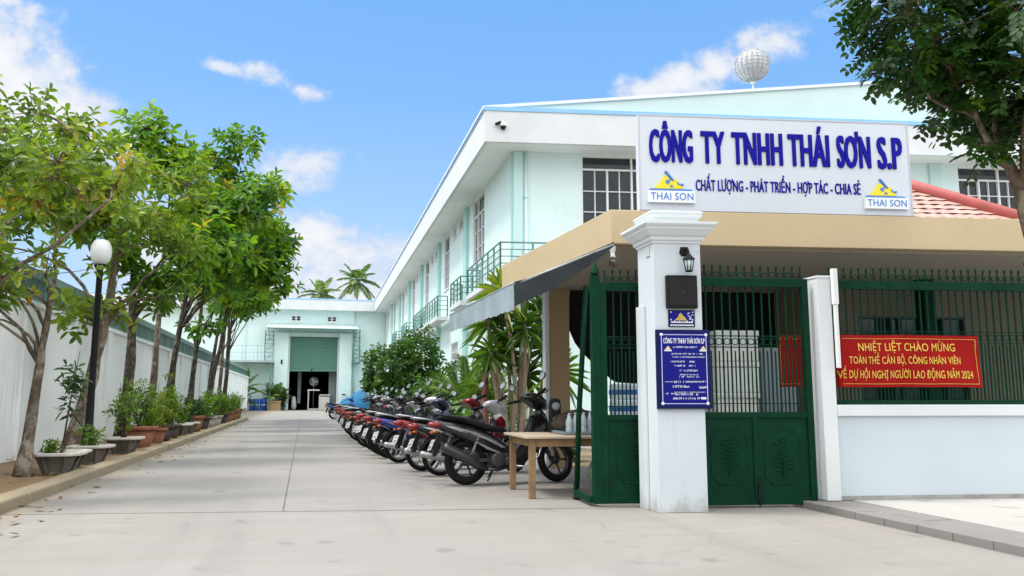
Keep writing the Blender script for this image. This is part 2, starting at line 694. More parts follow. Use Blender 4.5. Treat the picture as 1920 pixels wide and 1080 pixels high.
M_letter = mat('deep_blue_letter', (.004, .003, .27), .45, .10, 3, spec=.12)
M_gold = mat('gold_lettering', (.72, .47, .06), .5, .08, 4)
M_red = mat('red_banner_cloth', (.31, .004, .004), .7, .2, 3, .05, 90, spec=.15)
M_logoy = mat('logo_yellow', (.82, .66, .02), .45, .05, 3)
M_logob = mat('logo_blue', (.05, .22, .60), .45, .05, 3)
M_plaque = mat('deep_blue_enamel', (.002, .004, .19), .4, .12, 3, spec=.2)
M_plaqued = mat('navy_enamel_rim', (.002, .006, .06), .4, .12, 3, spec=.2)


# concrete ground: stains, trowel streaks, dust
def concrete(name, col, amt=.16, crk=.22):
    m = bpy.data.materials.new(name)
    m.use_nodes = True
    t = m.node_tree
    b = NB(t)
    p = t.nodes['Principled BSDF']
    pos = b.n('ShaderNodeNewGeometry').outputs['Position']
    big = b.maprange(b.noise(pos, .35, 5, .6, .4), .3, .7, 0, 1)
    med = b.maprange(b.noise(b.vmath('MULTIPLY', pos, (.55, 2.2, 1)), 1.3, 7, .65, .5), .3, .72, 0, 1)
    fin = b.maprange(b.noise(pos, 55, 4, .7), .25, .75, 0, 1)
    spk = b.maprange(b.noise(pos, 9, 6, .75), .60, .78, 0, 1, True)
    c = tuple(col)
    o = b.mix(big, tuple(x * (1 - amt) for x in c), tuple(x * (1 + amt * .5) for x in c))
    o = b.mix(b.math('MULTIPLY', med, .75), o, tuple(x * (1 - amt * 1.15) * y for x, y in zip(c, (1.0, .97, .93))))
    o = b.mix(b.math('MULTIPLY', fin, .22), o, tuple(x * .55 for x in c))
    o = b.mix(b.math('MULTIPLY', spk, .40), o, tuple(x * .62 for x in c))
    # drips and scuffs where the motorbikes stand, swept dirt along the kerb
    sx = b.n('ShaderNodeSeparateXYZ')
    b.l(pos, sx.inputs[0])
    xx = sx.outputs['X']
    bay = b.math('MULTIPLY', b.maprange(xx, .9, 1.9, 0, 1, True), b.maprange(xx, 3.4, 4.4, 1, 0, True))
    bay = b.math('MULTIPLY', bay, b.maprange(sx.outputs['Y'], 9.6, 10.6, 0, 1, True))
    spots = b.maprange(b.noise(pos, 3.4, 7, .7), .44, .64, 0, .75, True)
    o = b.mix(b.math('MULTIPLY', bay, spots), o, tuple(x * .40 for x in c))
    kd = b.maprange(b.math('ADD', xx, b.math('MULTIPLY', b.math('SUBTRACT', b.noise(pos, 2.2, 6, .7), .5), 1.0)), -2.95, -2.35, .7, 0, True)
    o = b.mix(kd, o, (c[0] * .80, c[1] * .68, c[2] * .50))
    # worn wheel lanes along the drive, oil drips, hairline cracks
    lane = b.maprange(b.noise(b.vmath('MULTIPLY', pos, (1.6, .09, 1)), 1.0, 4, .55), .50, .70, 0, .34, True)
    o = b.mix(lane, o, tuple(x * .62 for x in c))
    drip = b.maprange(b.noise(pos, 2.3, 2, .4), .66, .74, 0, .45, True)
    o = b.mix(drip, o, tuple(x * .42 for x in c))
    vo = b.n('ShaderNodeTexVoronoi', feature='DISTANCE_TO_EDGE')
    vo.inputs['Scale'].default_value = .42
    wp = b.n('ShaderNodeTexNoise')
    wp.inputs['Scale'].default_value = 1.6
    wp.inputs['Detail'].default_value = 6
    b.l(pos, wp.inputs['Vector'])
    b.l(b.vmath('ADD', pos, b.vmath('MULTIPLY', wp.outputs['Color'], (.9, .9, 0))), vo.inputs['Vector'])
    crack = b.maprange(vo.outputs['Distance'], .0015, .006, crk, 0, True)
    o = b.mix(b.math('MULTIPLY', crack, b.maprange(b.noise(pos, .5, 2, .5), .50, .60, 0, 1, True)), o, tuple(x * .35 for x in c))
    b.l(o, p.inputs['Base Color'])
    p.inputs['Roughness'].default_value = .78
    bn = b.n('ShaderNodeBump')
    bn.inputs['Strength'].default_value = .25
    bn.inputs['Distance'].default_value = .01
    b.l(b.math('ADD', b.noise(pos, 70, 5, .7), b.noise(pos, 6, 4, .6)), bn.inputs['Height'])
    b.l(bn.outputs[0], p.inputs['Normal'])
    MATS[name] = m
    return m


M_drive = concrete('driveway_concrete', (.285, .268, .245))
M_apron = concrete('apron_concrete', (.29, .272, .248), .16)
M_pave = concrete('pavement_concrete', (.44, .42, .40), .08)
M_kerb = concrete('kerb_concrete', (.36, .325, .25), .25)
M_tile = concrete('paving_tile', (.25, .24, .23), .18)
M_soil = concrete('dry_soil', (.30, .215, .12), .38, 0)
M_joint = mat('joint_filler', (.11, .10, .085), .9, .5, 3)


def sheet(name, poly, z, m, th=None):
    b = MB()
    if th:
        b.prism(poly, z - th, z, 'Z')
    else:
        b.add([(x, y, z) for x, y in poly], [tuple(range(len(poly)))])
    return tag(b.build(name, m), kind='structure')


def jl(x):      # joint between apron and driveway
    return 8.6 - .17 * (x + .0)


sheet('ground', [(-900, -60), (900, -60), (900, 1500), (-900, 1500)], -.004, M_drive)
sheet('forecourt', [(-30, -20), (5.05, -20), (5.05, jl(5.05)), (-30, jl(-30))], .004, M_apron)
sheet('driveway', [(-2.9, jl(-2.9)), (5.05, jl(5.05)), (6.4, 7.75), (14, 6.6), (14, 75.2), (-9, 75.2), (-9, 44.4), (-2.9, 44.4)], .004, M_drive)
jb = MB()
jb.add([(-2.9, jl(-2.9) - .008, .008), (5.0, jl(5.0) - .008, .008), (5.0, jl(5.0) + .008, .008), (-2.9, jl(-2.9) + .008, .008)], [(0, 1, 2, 3)])
jb.add([(-.2, jl(-.2) + .02, .008), (-.189, jl(-.2) + .02, .008), (-.345, 74, .008), (-.36, 74, .008)], [(0, 1, 2, 3)])
for yy in (17.5, 35.5, 54):
    jb.add([(-2.88, yy + .45, .008), (6, yy - .9, .008), (6, yy - .89, .008), (-2.88, yy + .46, .008)], [(0, 1, 2, 3)])
tag(jb.build('paving_joint', M_joint), kind='structure')
# soil bed and kerb on the left
sb = MB()
rnd = random.Random(3)
nx, ny = 10, 200
vs, fs = [], []
for j in range(ny + 1):
    for i in range(nx + 1):
        x = -4.95 + 1.86 * i / nx
        y = 4 + 40 * j / ny
        vs.append((x, y, .075 + rnd.uniform(-.014, .014) + .02 * math.sin(x * 7 + y * 2.3) * math.sin(y * 1.1)))
for j in range(ny):
    for i in range(nx):
        a = j * (nx + 1) + i
        fs.append((a, a + 1, a + nx + 2, a + nx + 1))
sb.add(vs, fs, 0, True)
tag(sb.build('soil_bed', M_soil), kind='structure')
kb = MB()
y = 2.0
while y < 43.8:
    kb.box((-3.16 + rnd.uniform(-.004, .004), y + .006, -.05), (-2.90 + rnd.uniform(-.004, .004), min(y + 1.0, 43.9) - .006, .128 + rnd.uniform(-.004, .004)))
    y += 1.0
kb.box((-4.9, 43.91, -.05), (-2.9, 44.15, .125))
tag(kb.build('kerb', M_kerb, bevel=.03, seg=3), kind='structure')

# raised pavement on the right with two rows of paving tiles along its edge
edge = lambda y: 5.10 + (7.6 - y) * -.045 if y < 7.6 else 5.10
PZ = .075
sheet('pavement', [(5.62, -10), (40, -10), (40, 9.2), (5.62, 9.2)], PZ, M_pave, .3)
pv = MB()
y = -6.0
row = 0
while y < 7.75:
    L = .40
    for k in range(2):
        x0 = 5.10 - .045 * (7.6 - y) * -0 + k * .262
        y0 = y + (.17 if k else 0)
        pv.box((x0 + .003, y0 + .003, -.05), (x0 + .259, y0 + L - .003, PZ - .006 + rnd.uniform(-.003, .003)))
    y += L
tag(pv.build('paving_tiles', M_tile, bevel=.006), kind='structure')

# ------------------------------------------------------------------ left boundary wall with its fence
bw = thing('boundary_wall', 'long white rendered boundary wall behind the row of trees on the left', 'wall', (-4.9, 3, 0))
b = MB()
b.box((-.2, 0, 0), (0, 71.5, 2.78))
b.build('wall_panel', M_wallw, bw)
y = .55
while y < 71:
    b = MB()
    b.box((0, y, 0), (.07, y + .34, 2.78))
    b.build('pilaster', M_wallw, bw, bevel=.008)
    y += 3.05
b = MB()
b.box((-.24, 0, 2.783), (.10, 71.5, 2.87))
b.build('coping', M_wallw, bw, bevel=.01)
lf = thing('louvre_fence', 'grey green metal louvre fence on top of the left boundary wall', 'fence', (-4.9, 3, 2.87))
y = 8.0
while y < 71.4:
    b = MB()
    b.box((-.12, y, 0.0), (-.06, y + .07, .478))
    b.build('post', M_rail, lf)
    y += 1.525
b = MB()
b.box((-.14, 8, .48), (-.03, 71.4, .64))
b.box((-.13, 8, .03), (-.05, 71.4, .09))
b.build('rail', mat('weathered_green_rail', (.20, .30, .27), .55, .2, 3), lf)
b = MB()
y = 8.0
while y < 71.4:
    b.box((-.105, y, .09), (-.085, y + .055, .48))
    y += .115
b.build('slat', mat('dull_green_slat', (.07, .13, .115), .5, .3, 3), lf)


# ------------------------------------------------------------------ walls with real openings
def wall_holes(mb, mp, u0, u1, z0, z1, holes, depth, mi=0):
    """grid wall with reveals. mp(u, z, t) -> point, t metres into the wall"""
    us = sorted({u0, u1} | {h[0] for h in holes} | {h[1] for h in holes})
    zs = sorted({z0, z1} | {h[2] for h in holes} | {h[3] for h in holes})
    for i in range(len(us) - 1):
        for j in range(len(zs) - 1):
            a, c, e, f = us[i], us[i + 1], zs[j], zs[j + 1]
            um, zm = (a + c) / 2, (e + f) / 2
            if any(h[0] < um < h[1] and h[2] < zm < h[3] for h in holes):
                continue
            mb.add([mp(a, e, 0), mp(c, e, 0), mp(c, f, 0), mp(a, f, 0)], [(0, 1, 2, 3)], mi)
    for a, c, e, f in holes:
        for p in (((a, e), (a, f)), ((a, f), (c, f)), ((c, f), (c, e)), ((c, e), (a, e))):
            (ua, za), (ub, zb) = p
            mb.add([mp(ua, za, 0), mp(ub, zb, 0), mp(ub, zb, depth), mp(ua, za, depth)], [(0, 1, 2, 3)], mi)


def window(parent, M, mp, u0, u1, z0, z1, cols, rows=3, transom=None, depth=.10, sub=2, glass=None, fw=.06, sill=True, frame=None):
    """white framed window: outer frame, mullions, casements with glazing bars; panes one sub-part"""
    f = MB()
    gl = MB()
    def bx(a, c, e, g_, t0, t1):
        v = [mp(a, e, t0), mp(c, e, t0), mp(c, g_, t0), mp(a, g_, t0), mp(a, e, t1), mp(c, e, t1), mp(c, g_, t1), mp(a, g_, t1)]
        f.add(v, [(0, 1, 2, 3), (7, 6, 5, 4), (0, 4, 5, 1), (1, 5, 6, 2), (2, 6, 7, 3), (3, 7, 4, 0)])
    t0, t1 = depth - .085, depth + .02
    bx(u0, u0 + fw, z0, z1, t0, t1)
    bx(u1 - fw, u1, z0, z1, t0, t1)
    bx(u0 + fw, u1 - fw, z0, z0 + fw, t0, t1)
    bx(u0 + fw, u1 - fw, z1 - fw, z1, t0, t1)
    zt = z1 - fw
    if transom:
        bx(u0 + fw, u1 - fw, transom - fw / 2, transom + fw / 2, t0, t1)
        zt = transom - fw / 2
    cw = (u1 - u0 - 2 * fw) / cols
    for i in range(cols):
        a = u0 + fw + cw * i
        c = a + cw
        if i:
            bx(a - fw / 2, a + fw / 2, z0 + fw, zt, t0 + .002, t1)
            if transom and i % 2 == 0:
                bx(a - fw / 2, a + fw / 2, transom + fw / 2, z1 - fw, t0 + .002, t1)
        q0, q1 = a + fw * .5, c - fw * .5
        for k in range(1, sub):
            m_ = q0 + (q1 - q0) * k / sub
            bx(m_ - .014, m_ + .014, z0 + fw, zt, t0 + .02, t1 - .01)
        for k in range(1, rows):
            z_ = z0 + fw + (zt - z0 - fw) * k / rows
            bx(q0, q1, z_ - .014, z_ + .014, t0 + .022, t1 - .012)
    if sill:
        bx(u0 - .05, u1 + .05, z0 - .07, z0 - .002, -.05, depth)
    gl.add([mp(u0 + .02, z0 + .02, depth), mp(u1 - .02, z0 + .02, depth), mp(u1 - .02, z1 - .02, depth), mp(u0 + .02, z1 - .02, depth)], [(0, 1, 2, 3)])
    fo = f.build('window', frame or M_winw, parent, M)
    gl.build('pane', glass or M_glass, fo, M)
    return fo


# ------------------------------------------------------------------ the two storey factory on the right
C0 = Vector((6.22, 24.3, 0))
fb = thing('factory_building', 'long pale mint two storey factory building along the right of the driveway', 'building', C0)
LEN, WID, HT = 51.0, 30.0, 9.04
mpL = lambda u, z, t: (t, u, z)                # driveway face: u runs along the depth
mpF = lambda u, z, t: (u, t, z)                # street face
bays = [7.9, 15.8, 23.1, 29.9, 36.8, 43.8]
holesL, wins = [], []
wins.append((4.7, 7.0, 6.32, 8.98, 3, 8.30))
for k, d in enumerate(bays):
    nxt = bays[k + 1] if k + 1 < len(bays) else 50.6
    sp = nxt - d
    wins.append((d + .17 * sp, d + .31 * sp, 8.45, 8.98, 2, None))
    wins.append((d + .41 * sp, d + .52 * sp, 8.45, 8.98, 2, None))
    wins.append((d + .66 * sp, d + .87 * sp, 6.35, 8.98, 2, 8.2))
gwin = [(3.3, 4.4, 1.0, 3.4), (10.5, 12.4, 1.2, 3.6), (16.5, 20.0, 1.2, 3.8), (25.0, 28.0, 1.2, 3.6), (32, 35, 1.2, 3.6)]
holesL = [x[:4] for x in wins] + gwin
b = MB()
wall_holes(b, mpL, 0, LEN, 0, HT, holesL, .16)
b.build('side_wall', M_mint, fb, SK)
b = MB()
frontw = [(2.22, 5.6, 6.36, 8.99, 4, 8.52), (15.25, 19.0, 6.9, 8.99, 5, 8.52)]
frontg = [(7.4, 9.4, 1.0, 2.4)]
wall_holes(b, mpF, 0, WID, 0, HT, [x[:4] for x in frontw] + frontg, .16)
b.box((WID - .01, .02, 0), (WID, LEN, HT))
b.build('street_wall', M_mint, fb, SK)
for x in wins:
    window(fb, SK, mpL, x[0], x[1], x[2], x[3], x[4], 3 if x[5] else 1, x[5], .12, 1 if x[5] else 2)
for x in gwin:
    window(fb, SK, mpL, x[0], x[1], x[2], x[3], 3, 6, None, .12, 1, M_glassl)
for x in frontw:
    window(fb, SK, mpF, x[0], x[1], x[2], x[3], x[4], 3, x[5], .11, 2)
window(fb, SK, mpF, *frontg[0], 3, 3, None, .12, 1)
for d in bays:
    b = MB()
    b.box((-.14, d, 0), (-.003, d + .62, HT - .002))
    b.build('pilaster', M_teal, fb, SK, bevel=.01)
b = MB()
b.box((-.06, .0, 0), (-.002, .16, HT - .002))
b.build('pilaster', M_teal, fb, SK, bevel=.01)
for s0_, s1_, dp in ((.0, .30, .06), (14.2, 14.6, .10)):
    b = MB()
    b.box((s0_, -dp, 0), (s1_, -.002, HT - .002))
    b.build('corner_pilaster', mat('corner_mint_paint', (.56, .76, .74), .6, .05, .7, .1, 35, streak=.12, streakcol=(.4, .5, .48)), fb, SK, bevel=.01)
b = MB()
b.tube([(.40, -.07, 0), (.40, -.07, HT - .01)], .055, 10)
for z in (1.5, 3.5, 5.5, 7.5):
    b.box((.33, -.135, z), (.47, -.002, z + .04))
b.build('downpipe', mat('mint_pipe', (.60, .78, .76), .4, .05, 2), fb, SK)
# eaves: soffit slab, fascia band, blue flashing, gable and roof
so_, do_ = -1.113, -.968
b = MB()
b.prism([(so_ + .12, do_ + .12), (WID, do_ + .12), (WID, -.002), (.0, -.002), (-.002, LEN), (so_ + .12, LEN)], HT + .001, HT + .15, 'Z')
b.build('soffit', mat('white_soffit', (.88, .90, .90), .65, .04, .9, .08, 40, streak=.0), fb, SK)
b = MB()
b.box((so_, do_, HT + .0), (WID, do_ + .12, HT + 1.0))
b.box((so_, do_ + .12, HT), (so_ + .12, LEN, HT + 1.0))
b.build('fascia', M_white, fb, SK)
b = MB()
b.box((so_ - .025, do_ - .025, HT + 1.0), (WID, do_ + .3, HT + 1.13))
b.box((so_ - .025, do_ + .3, HT + 1.0), (so_ + .3, LEN, HT + 1.05))
b.build('flashing', M_blue, fb, SK)
rz0, RX = HT + 1.13, 15.0
ridge = rz0 + .10 * (RX + 1.1)
b = MB()
b.prism([(so_ + .05, rz0), (WID, rz0), (WID, rz0 + .06), (RX, ridge - .02), (so_ + .05, rz0 + .02)], do_ + .12, do_ + .30, 'Y')
b.build('gable_wall', mat('pale_mint_gable', (.56, .71, .70), .55, .05, .8, .08, 30, streak=.10, streakcol=(.45, .52, .50)), fb, SK)
b = MB()
b.prism([(so_ - .05, rz0 - .05), (RX, ridge), (WID + .1, rz0 + .1), (WID + .1, rz0 + .2), (RX, ridge + .09), (so_ - .05, rz0 + .05)], do_ + .06, LEN, 'Y')
b.build('roof', mat('white_roof_sheet', (.72, .78, .80), .4, .05, 1.0), fb, SK)


def railing(name, parent, path, zb, zt, post=.95, m=None, M=None, rails=4, r=.022):
    b = MB()
    for (p, q) in zip(path[:-1], path[1:]):
        p, q = Vector((p[0], p[1], 0)), Vector((q[0], q[1], 0))
        L = (q - p).length
        n = max(1, round(L / post))
        for i in range(n + 1):
            x = p.lerp(q, i / n)
            b.bar((x.x, x.y, zb), (x.x, x.y, zt), .05)
        for k in range(rails):
            z = zt - (zt - zb - .1) * k / rails
            b.bar((p.x, p.y, z), (q.x, q.y, z), .045 if k == 0 else .028)
        n2 = max(1, round(L / .32))
        for i in range(1, n2):
            x = p.lerp(q, i / n2)
            b.bar((x.x, x.y, zb + .1), (x.x, x.y, zt - .25), .014)
    return b.build(name, m or M_rail, parent, M)


bl = [(-.62, [(2.4, -.95), (-.62, -.95), (-.62, 4.7), (-.15, 4.7)], [(-.66, -1.0), (2.4, -1.0), (2.4, -.07), (-.143, -.07), (-.143, 4.75), (-.66, 4.75)]),
      (-.62, [(-.15, 6.2), (-.62, 6.2), (-.62, 8.6), (-.15, 8.6)], [(-.66, 6.15), (-.145, 6.15), (-.145, 8.65), (-.66, 8.65)]),
      (-.62, [(-.15, 12.6), (-.62, 12.6), (-.62, 22.6), (-.15, 22.6)], [(-.66, 12.55), (-.145, 12.55), (-.145, 22.65), (-.66, 22.65)]),
      (-.62, [(-.15, 26.5), (-.62, 26.5), (-.62, 29.6), (-.15, 29.6)], [(-.66, 26.45), (-.145, 26.45), (-.145, 29.65), (-.66, 29.65)]),
      (-.62, [(-.15, 33.5), (-.62, 33.5), (-.62, 36.5), (-.15, 36.5)], [(-.66, 33.45), (-.145, 33.45), (-.145, 36.55), (-.66, 36.55)])]
for _, path, poly in bl:
    s_ = MB()
    s_.prism(poly, 4.72, 4.9, 'Z')
    bo = s_.build('balcony', M_white, fb, SK, bevel=.01)
    railing('railing', bo, path, 4.9, 5.86, m=M_rail, M=SK)

# dome camera on the fascia and the wire ball on the roof
t = thing('security_camera', 'small dark security camera under the white eave corner', 'camera', (5.66, 23.36, 9.52))
b = MB()
b.lathe([(.0, .0), (.09, .0), (.10, .03), (.10, .09), (.0, .09)], n=16)
b.box((-.03, 0, .02), (.03, .06, .09))
b.build('housing', M_pvc, t)
b = MB()
b.lathe([(.0, -.10), (.05, -.085), (.08, -.045), (.09, -.002), (.0, -.002)], n=16)
b.build('lens', M_blk, t)
b = MB()
b.obox((-.16, .0, .09), (.10, .04, .04), Matrix.Rotation(R(-25), 3, 'Y'))
b.build('sensor', M_blk, t, bevel=.01)

t = thing('wire_ball', 'large pale wire mesh ball on a short pole above the roof', 'ornament', (13.98, 22.6, 11.15))
b = MB()
b.tube([(0, 0, -.25), (0, 0, .36)], .03, 8)
b.lathe([(.0, .30), (.07, .31), (.08, .36), (.03, .40), (0, .40)], n=12)
b.build('pole', M_pvc, t)
b = MB()
BR, bz = .56, .93
for k in range(9):
    a = PI * k / 9
    b.rings([[(math.cos(a) * math.cos(q) * (BR + .014 * math.cos(j * PI / 2)), math.sin(a) * math.cos(q) * (BR + .014 * math.cos(j * PI / 2)), bz + math.sin(q) * (BR + .014 * math.cos(j * PI / 2))) if j % 2 == 0 else
              (math.cos(a) * math.cos(q) * BR - math.sin(a) * .014 * (1 if j == 1 else -1), math.sin(a) * math.cos(q) * BR + math.cos(a) * .014 * (1 if j == 1 else -1), bz + math.sin(q) * BR) for j in range(4)]
             for q in [2 * PI * i / 36 for i in range(36)]], 0, False, True, True)
for k in range(-6, 7):
    q = k * PI / 14
    b.torus((0, 0, bz + BR * math.sin(q)), BR * math.cos(q), .012, 'Z', 36, 4)
b.build('wire_cage', mat('grey_wire', (.42, .43, .45), .5, .2, 6), t)
b = MB()
b.lathe([(max(.001, (BR - .03) * math.cos(q)), bz + (BR - .03) * math.sin(q)) for q in [-PI / 2 + PI * i / 20 for i in range(21)]], n=32)
b.build('inner_skin', mat('pale_ball_skin', (.62, .65, .68), .6, .12, 5), t)

# ------------------------------------------------------------------ far building across the end of the driveway
Y0 = 75.6
wh = thing('warehouse', 'pale teal warehouse with a half open green roller shutter at the end of the driveway', 'building', (0, Y0, 0))
mpW = lambda u, z, t: (u, t, z)
shx0, shx1, shz = -1.72, 2.74, 7.05
hl = [(shx0, shx1, 0, shz), (-1.65, -.70, 8.02, 8.62), (1.55, 2.50, 8.02, 8.62)]
b = MB()
wall_holes(b, mpW, -20, 9, 0, 9.05, hl, .3)
b.build('front_wall', M_mint, wh)
for xa, xb in ((-2.92, -1.73), (2.75, 3.88)):
    b = MB()
    b.box((xa, -.75, 0), (xb, -.002, 6.95))
    b.build('portal_pier', M_mint, wh, bevel=.02)
b = MB()
b.box((-20, -1.0, 9.05), (6.3, -.80, 9.98))
b.box((-20, -.80, 9.05), (6.3, 0, 9.2))
b.build('fascia', M_white, wh)
b = MB()
b.box((-20, -1.03, 9.98), (6.3, -.6, 10.07))
b.build('flashing', M_blue, wh)
b = MB()
b.prism([(-20, 10.0), (9, 10.0), (9, 10.1), (-20, 10.1)], -.9, 25, 'Y')
b.build('roof', MATS['white_roof_sheet'], wh)
for u0, u1 in ((-1.65, -.70), (1.55, 2.50)):
    window(wh, None, mpW, u0, u1, 8.02, 8.62, 2, 2, None, .12, 1, fw=.11)
# shutter with pressed slats
b = MB()
z = 3.62
while z < 6.55:
    b.prism([(.10, z), (.06, z + .03), (.06, z + .10), (.10, z + .128), (.12, z + .128), (.12, z)], shx0 + .03, shx1 - .03, 'X')
    z += .13
b.box((shx0 + .03, .05, 3.50), (shx1 - .03, .13, 3.62))
shu = b.build('roller_shutter', mat('sage_green_shutter', (.125, .285, .215), .45, .06, 1.5), wh)
b = MB()
b.box((.3, .02, 3.52), (.42, .05, 3.72))
b.build('lock', M_blk, shu)
b = MB()
b.box((shx0 - .15, -.55, 6.62), (shx1 + .15, .02, 7.0))
b.build('shutter_box', mat('pale_shutter_box', (.55, .68, .66), .5, .05, 2), wh, bevel=.02)
b = MB()
b.box((shx0, -.05, 0), (shx0 + .12, .10, 6.6))
b.box((shx1 - .12, -.05, 0), (shx1, .10, 6.6))
b.build('guide_rail', M_winw, wh)
# rain canopy over the shutter
b = MB()
n = 44
top = []
for i in range(n + 1):
    x = -3.6 + 7.95 * i / n
    top.append((x, .025 * (i % 2)))
vs = [(x, -2.2, 7.28 + dz) for x, dz in top] + [(x, -.02, 7.82 + dz) for x, dz in top]
vs += [(x, -2.2, 7.25 + dz) for x, dz in top] + [(x, -.02, 7.79 + dz) for x, dz in top]
m_ = n + 1
fs = []
for i in range(n):
    fs += [(i, i + 1, m_ + i + 1, m_ + i), (2 * m_ + i + 1, 2 * m_ + i, 3 * m_ + i, 3 * m_ + i + 1), (i + 1, i, 2 * m_ + i, 2 * m_ + i + 1)]
b.add(vs, fs)
b.build('rain_canopy', mat('pale_canopy_sheet', (.50, .64, .63), .5, .08, 2), wh)
b = MB()
for x in (-3.45, 4.2):
    b.bar((x, -2.15, 7.22), (x, -.02, 7.72), .06)
    b.bar((x, -2.0, 7.18), (x, -.02, 6.4), .05)
b.bar((-3.6, -2.15, 7.2), (4.35, -2.15, 7.2), .06)
b.build('canopy_bracket', M_rail, wh)
b = MB()
b.tube([(4.15, -.08, 0), (4.15, -.08, 9.0)], .06, 8)
b.tube([(-5.5, -.08, 0), (-5.5, -.08, 9.0)], .06, 8)
b.build('downpipe', MATS['mint_pipe'], wh)
# unlit hall behind the shutter
b = MB()
x0, x1, y0, y1, z0, z1 = -3.2, 4.2, .35, 14, .012, 8.0
b.add([(x0, y0, z0), (x1, y0, z0), (x1, y1, z0), (x0, y1, z0)], [(0, 1, 2, 3)])
b.add([(x0, y0, z1), (x1, y0, z1), (x1, y1, z1), (x0, y1, z1)], [(0, 3, 2, 1)])
b.add([(x0, y0, z0), (x0, y1, z0), (x0, y1, z1), (x0, y0, z1)], [(0, 1, 2, 3)])
b.add([(x1, y0, z0), (x1, y1, z0), (x1, y1, z1), (x1, y0, z1)], [(0, 3, 2, 1)])
b.add([(x0, y1, z0), (x1, y1, z0), (x1, y1, z1), (x0, y1, z1)], [(0, 1, 2, 3)])
b.build('hall_interior', M_dark, wh)
b = MB()
b.box((1.95, 1.2, .02), (2.7, 1.28, 3.5))
b.box((-.85, 2.0, .6), (-.55, 2.1, 3.5))
b.build('inner_partition', mat('dim_grey_panel', (.22, .27, .27), .6, .2, 1.5), wh)
# stair tower and balcony on the left, ladder on the right
b = MB()
b.box((-6.9, -2.4, 4.18), (-2.95, -.003, 4.34))
bo = b.build('balcony', mat('grey_teal_slab', (.34, .44, .44), .6, .1, 2), wh)
railing('railing', bo, [(-6.85, -.05), (-6.85, -2.35), (-3.0, -2.35)], 4.34, 5.62, post=1.2, m=mat('pale_grey_rail', (.35, .45, .45), .5, .1, 3), rails=2)
b = MB()
b.bar((-6.6, -2.25, 0), (-6.6, -2.25, 4.18), .09)
b.bar((-3.15, -2.25, 0), (-3.15, -2.25, 4.18), .09)
b.build('post', M_rail, bo)
for xa, xb, zb, zt, nm in ((-3.75, -3.05, 4.34, 7.0, 'stair_frame'), (4.0, 4.55, 4.3, 7.3, 'ladder')):
    b = MB()
    for x in (xa, xb):
        for yy in (-1.3, -.6):
            b.bar((x, yy, zb), (x, yy, zt), .06)
    k = 0
    z = zb
    while z < zt:
        b.bar((xa, -1.3, z), (xb, -1.3, z), .045)
        if k % 2 == 0:
            b.bar((xa, -1.3, z), (xb, -1.3, min(zt, z + .75)), .035)
        z += .38
        k += 1
    if nm == 'ladder':
        b.box((xa - .1, -1.5, zb - .1), (xb + .1, -.003, zb))
        for x in (xa - .1, xb + .1):
            b.bar((x, -1.5, zb), (x, -1.5, zb + 1.1), .05)
        b.bar((xa - .1, -1.5, zb + 1.1), (xb + .1, -1.5, zb + 1.1), .05)
    b.build(nm, M_rail, wh)
b = MB()
b.box((-2.35, -.80, 4.1), (-2.2, -.752, 4.5))
b.box((3.1, -.80, 1.35), (3.4, -.752, 1.45))
b.build('switch_box', M_blk, wh)

# things standing at the far end
def drum(x, y, first):
    t = thing('drum', '', 'drum', (x, y, .004), 0, 'blue drums before the warehouse')
    b = MB()
    b.lathe([(0, 0), (.29, 0), (.30, .03), (.30, .33), (.315, .36), (.30, .39), (.30, .66), (.315, .69), (.30, .72), (.30, .98), (.27, 1.02), (.0, 1.02)], n=22)
    b.build('barrel', mat('bright_blue_drum', (.02, .12, .52), .4, .12, 3), t)
    b = MB()
    b.lathe([(.303, .42), (.3035, .42), (.3035, .56), (.303, .56)], n=22)
    b.build('label_band', mat('pale_drum_band', (.35, .50, .75), .5, .1, 4), t)
    return t


for i, (x, yy, lb) in enumerate(((-4.95, 74.2, 'leftmost of the three blue drums beside the planter'), (-4.3, 74.1, 'middle one of the three blue drums beside the planter'),
                                 (-3.65, 74.2, 'blue drum nearest the tan planter box'))):
    drum(x, yy, i == 0)['label'] = lb
t = thing('storage_bin', 'dark bin half hidden left of the blue drums', 'bin', (-5.75, 74.3, .004))
b = MB()
b.prism([(-.3, 0), (.3, 0), (.36, .75), (-.36, .75)], -.3, .3, 'Y')
b.box((-.38, -.32, .75), (.38, .32, .83))
b.build('bin_body', M_blk, t, bevel=.02)
b = MB()
b.box((-.36, -.315, .60), (.36, -.30, .72))
b.build('rim_band', mat('orange_band', (.55, .16, .05), .5, .1, 3), t)
t = thing('planter_box', 'square tan planter box before the left pier of the warehouse', 'planter', (-2.75, 74.0, .004))
b = MB()
b.sqlathe([(.0, 0), (.0, .70), (.05, .70), (.05, .84), (-.06, .84), (-.06, .74), (-.4, .74)], 1.1, .9, (-.55, -.45, 0))
b.build('box', mat('tan_planter', (.52, .33, .18), .7, .12, 3), t)
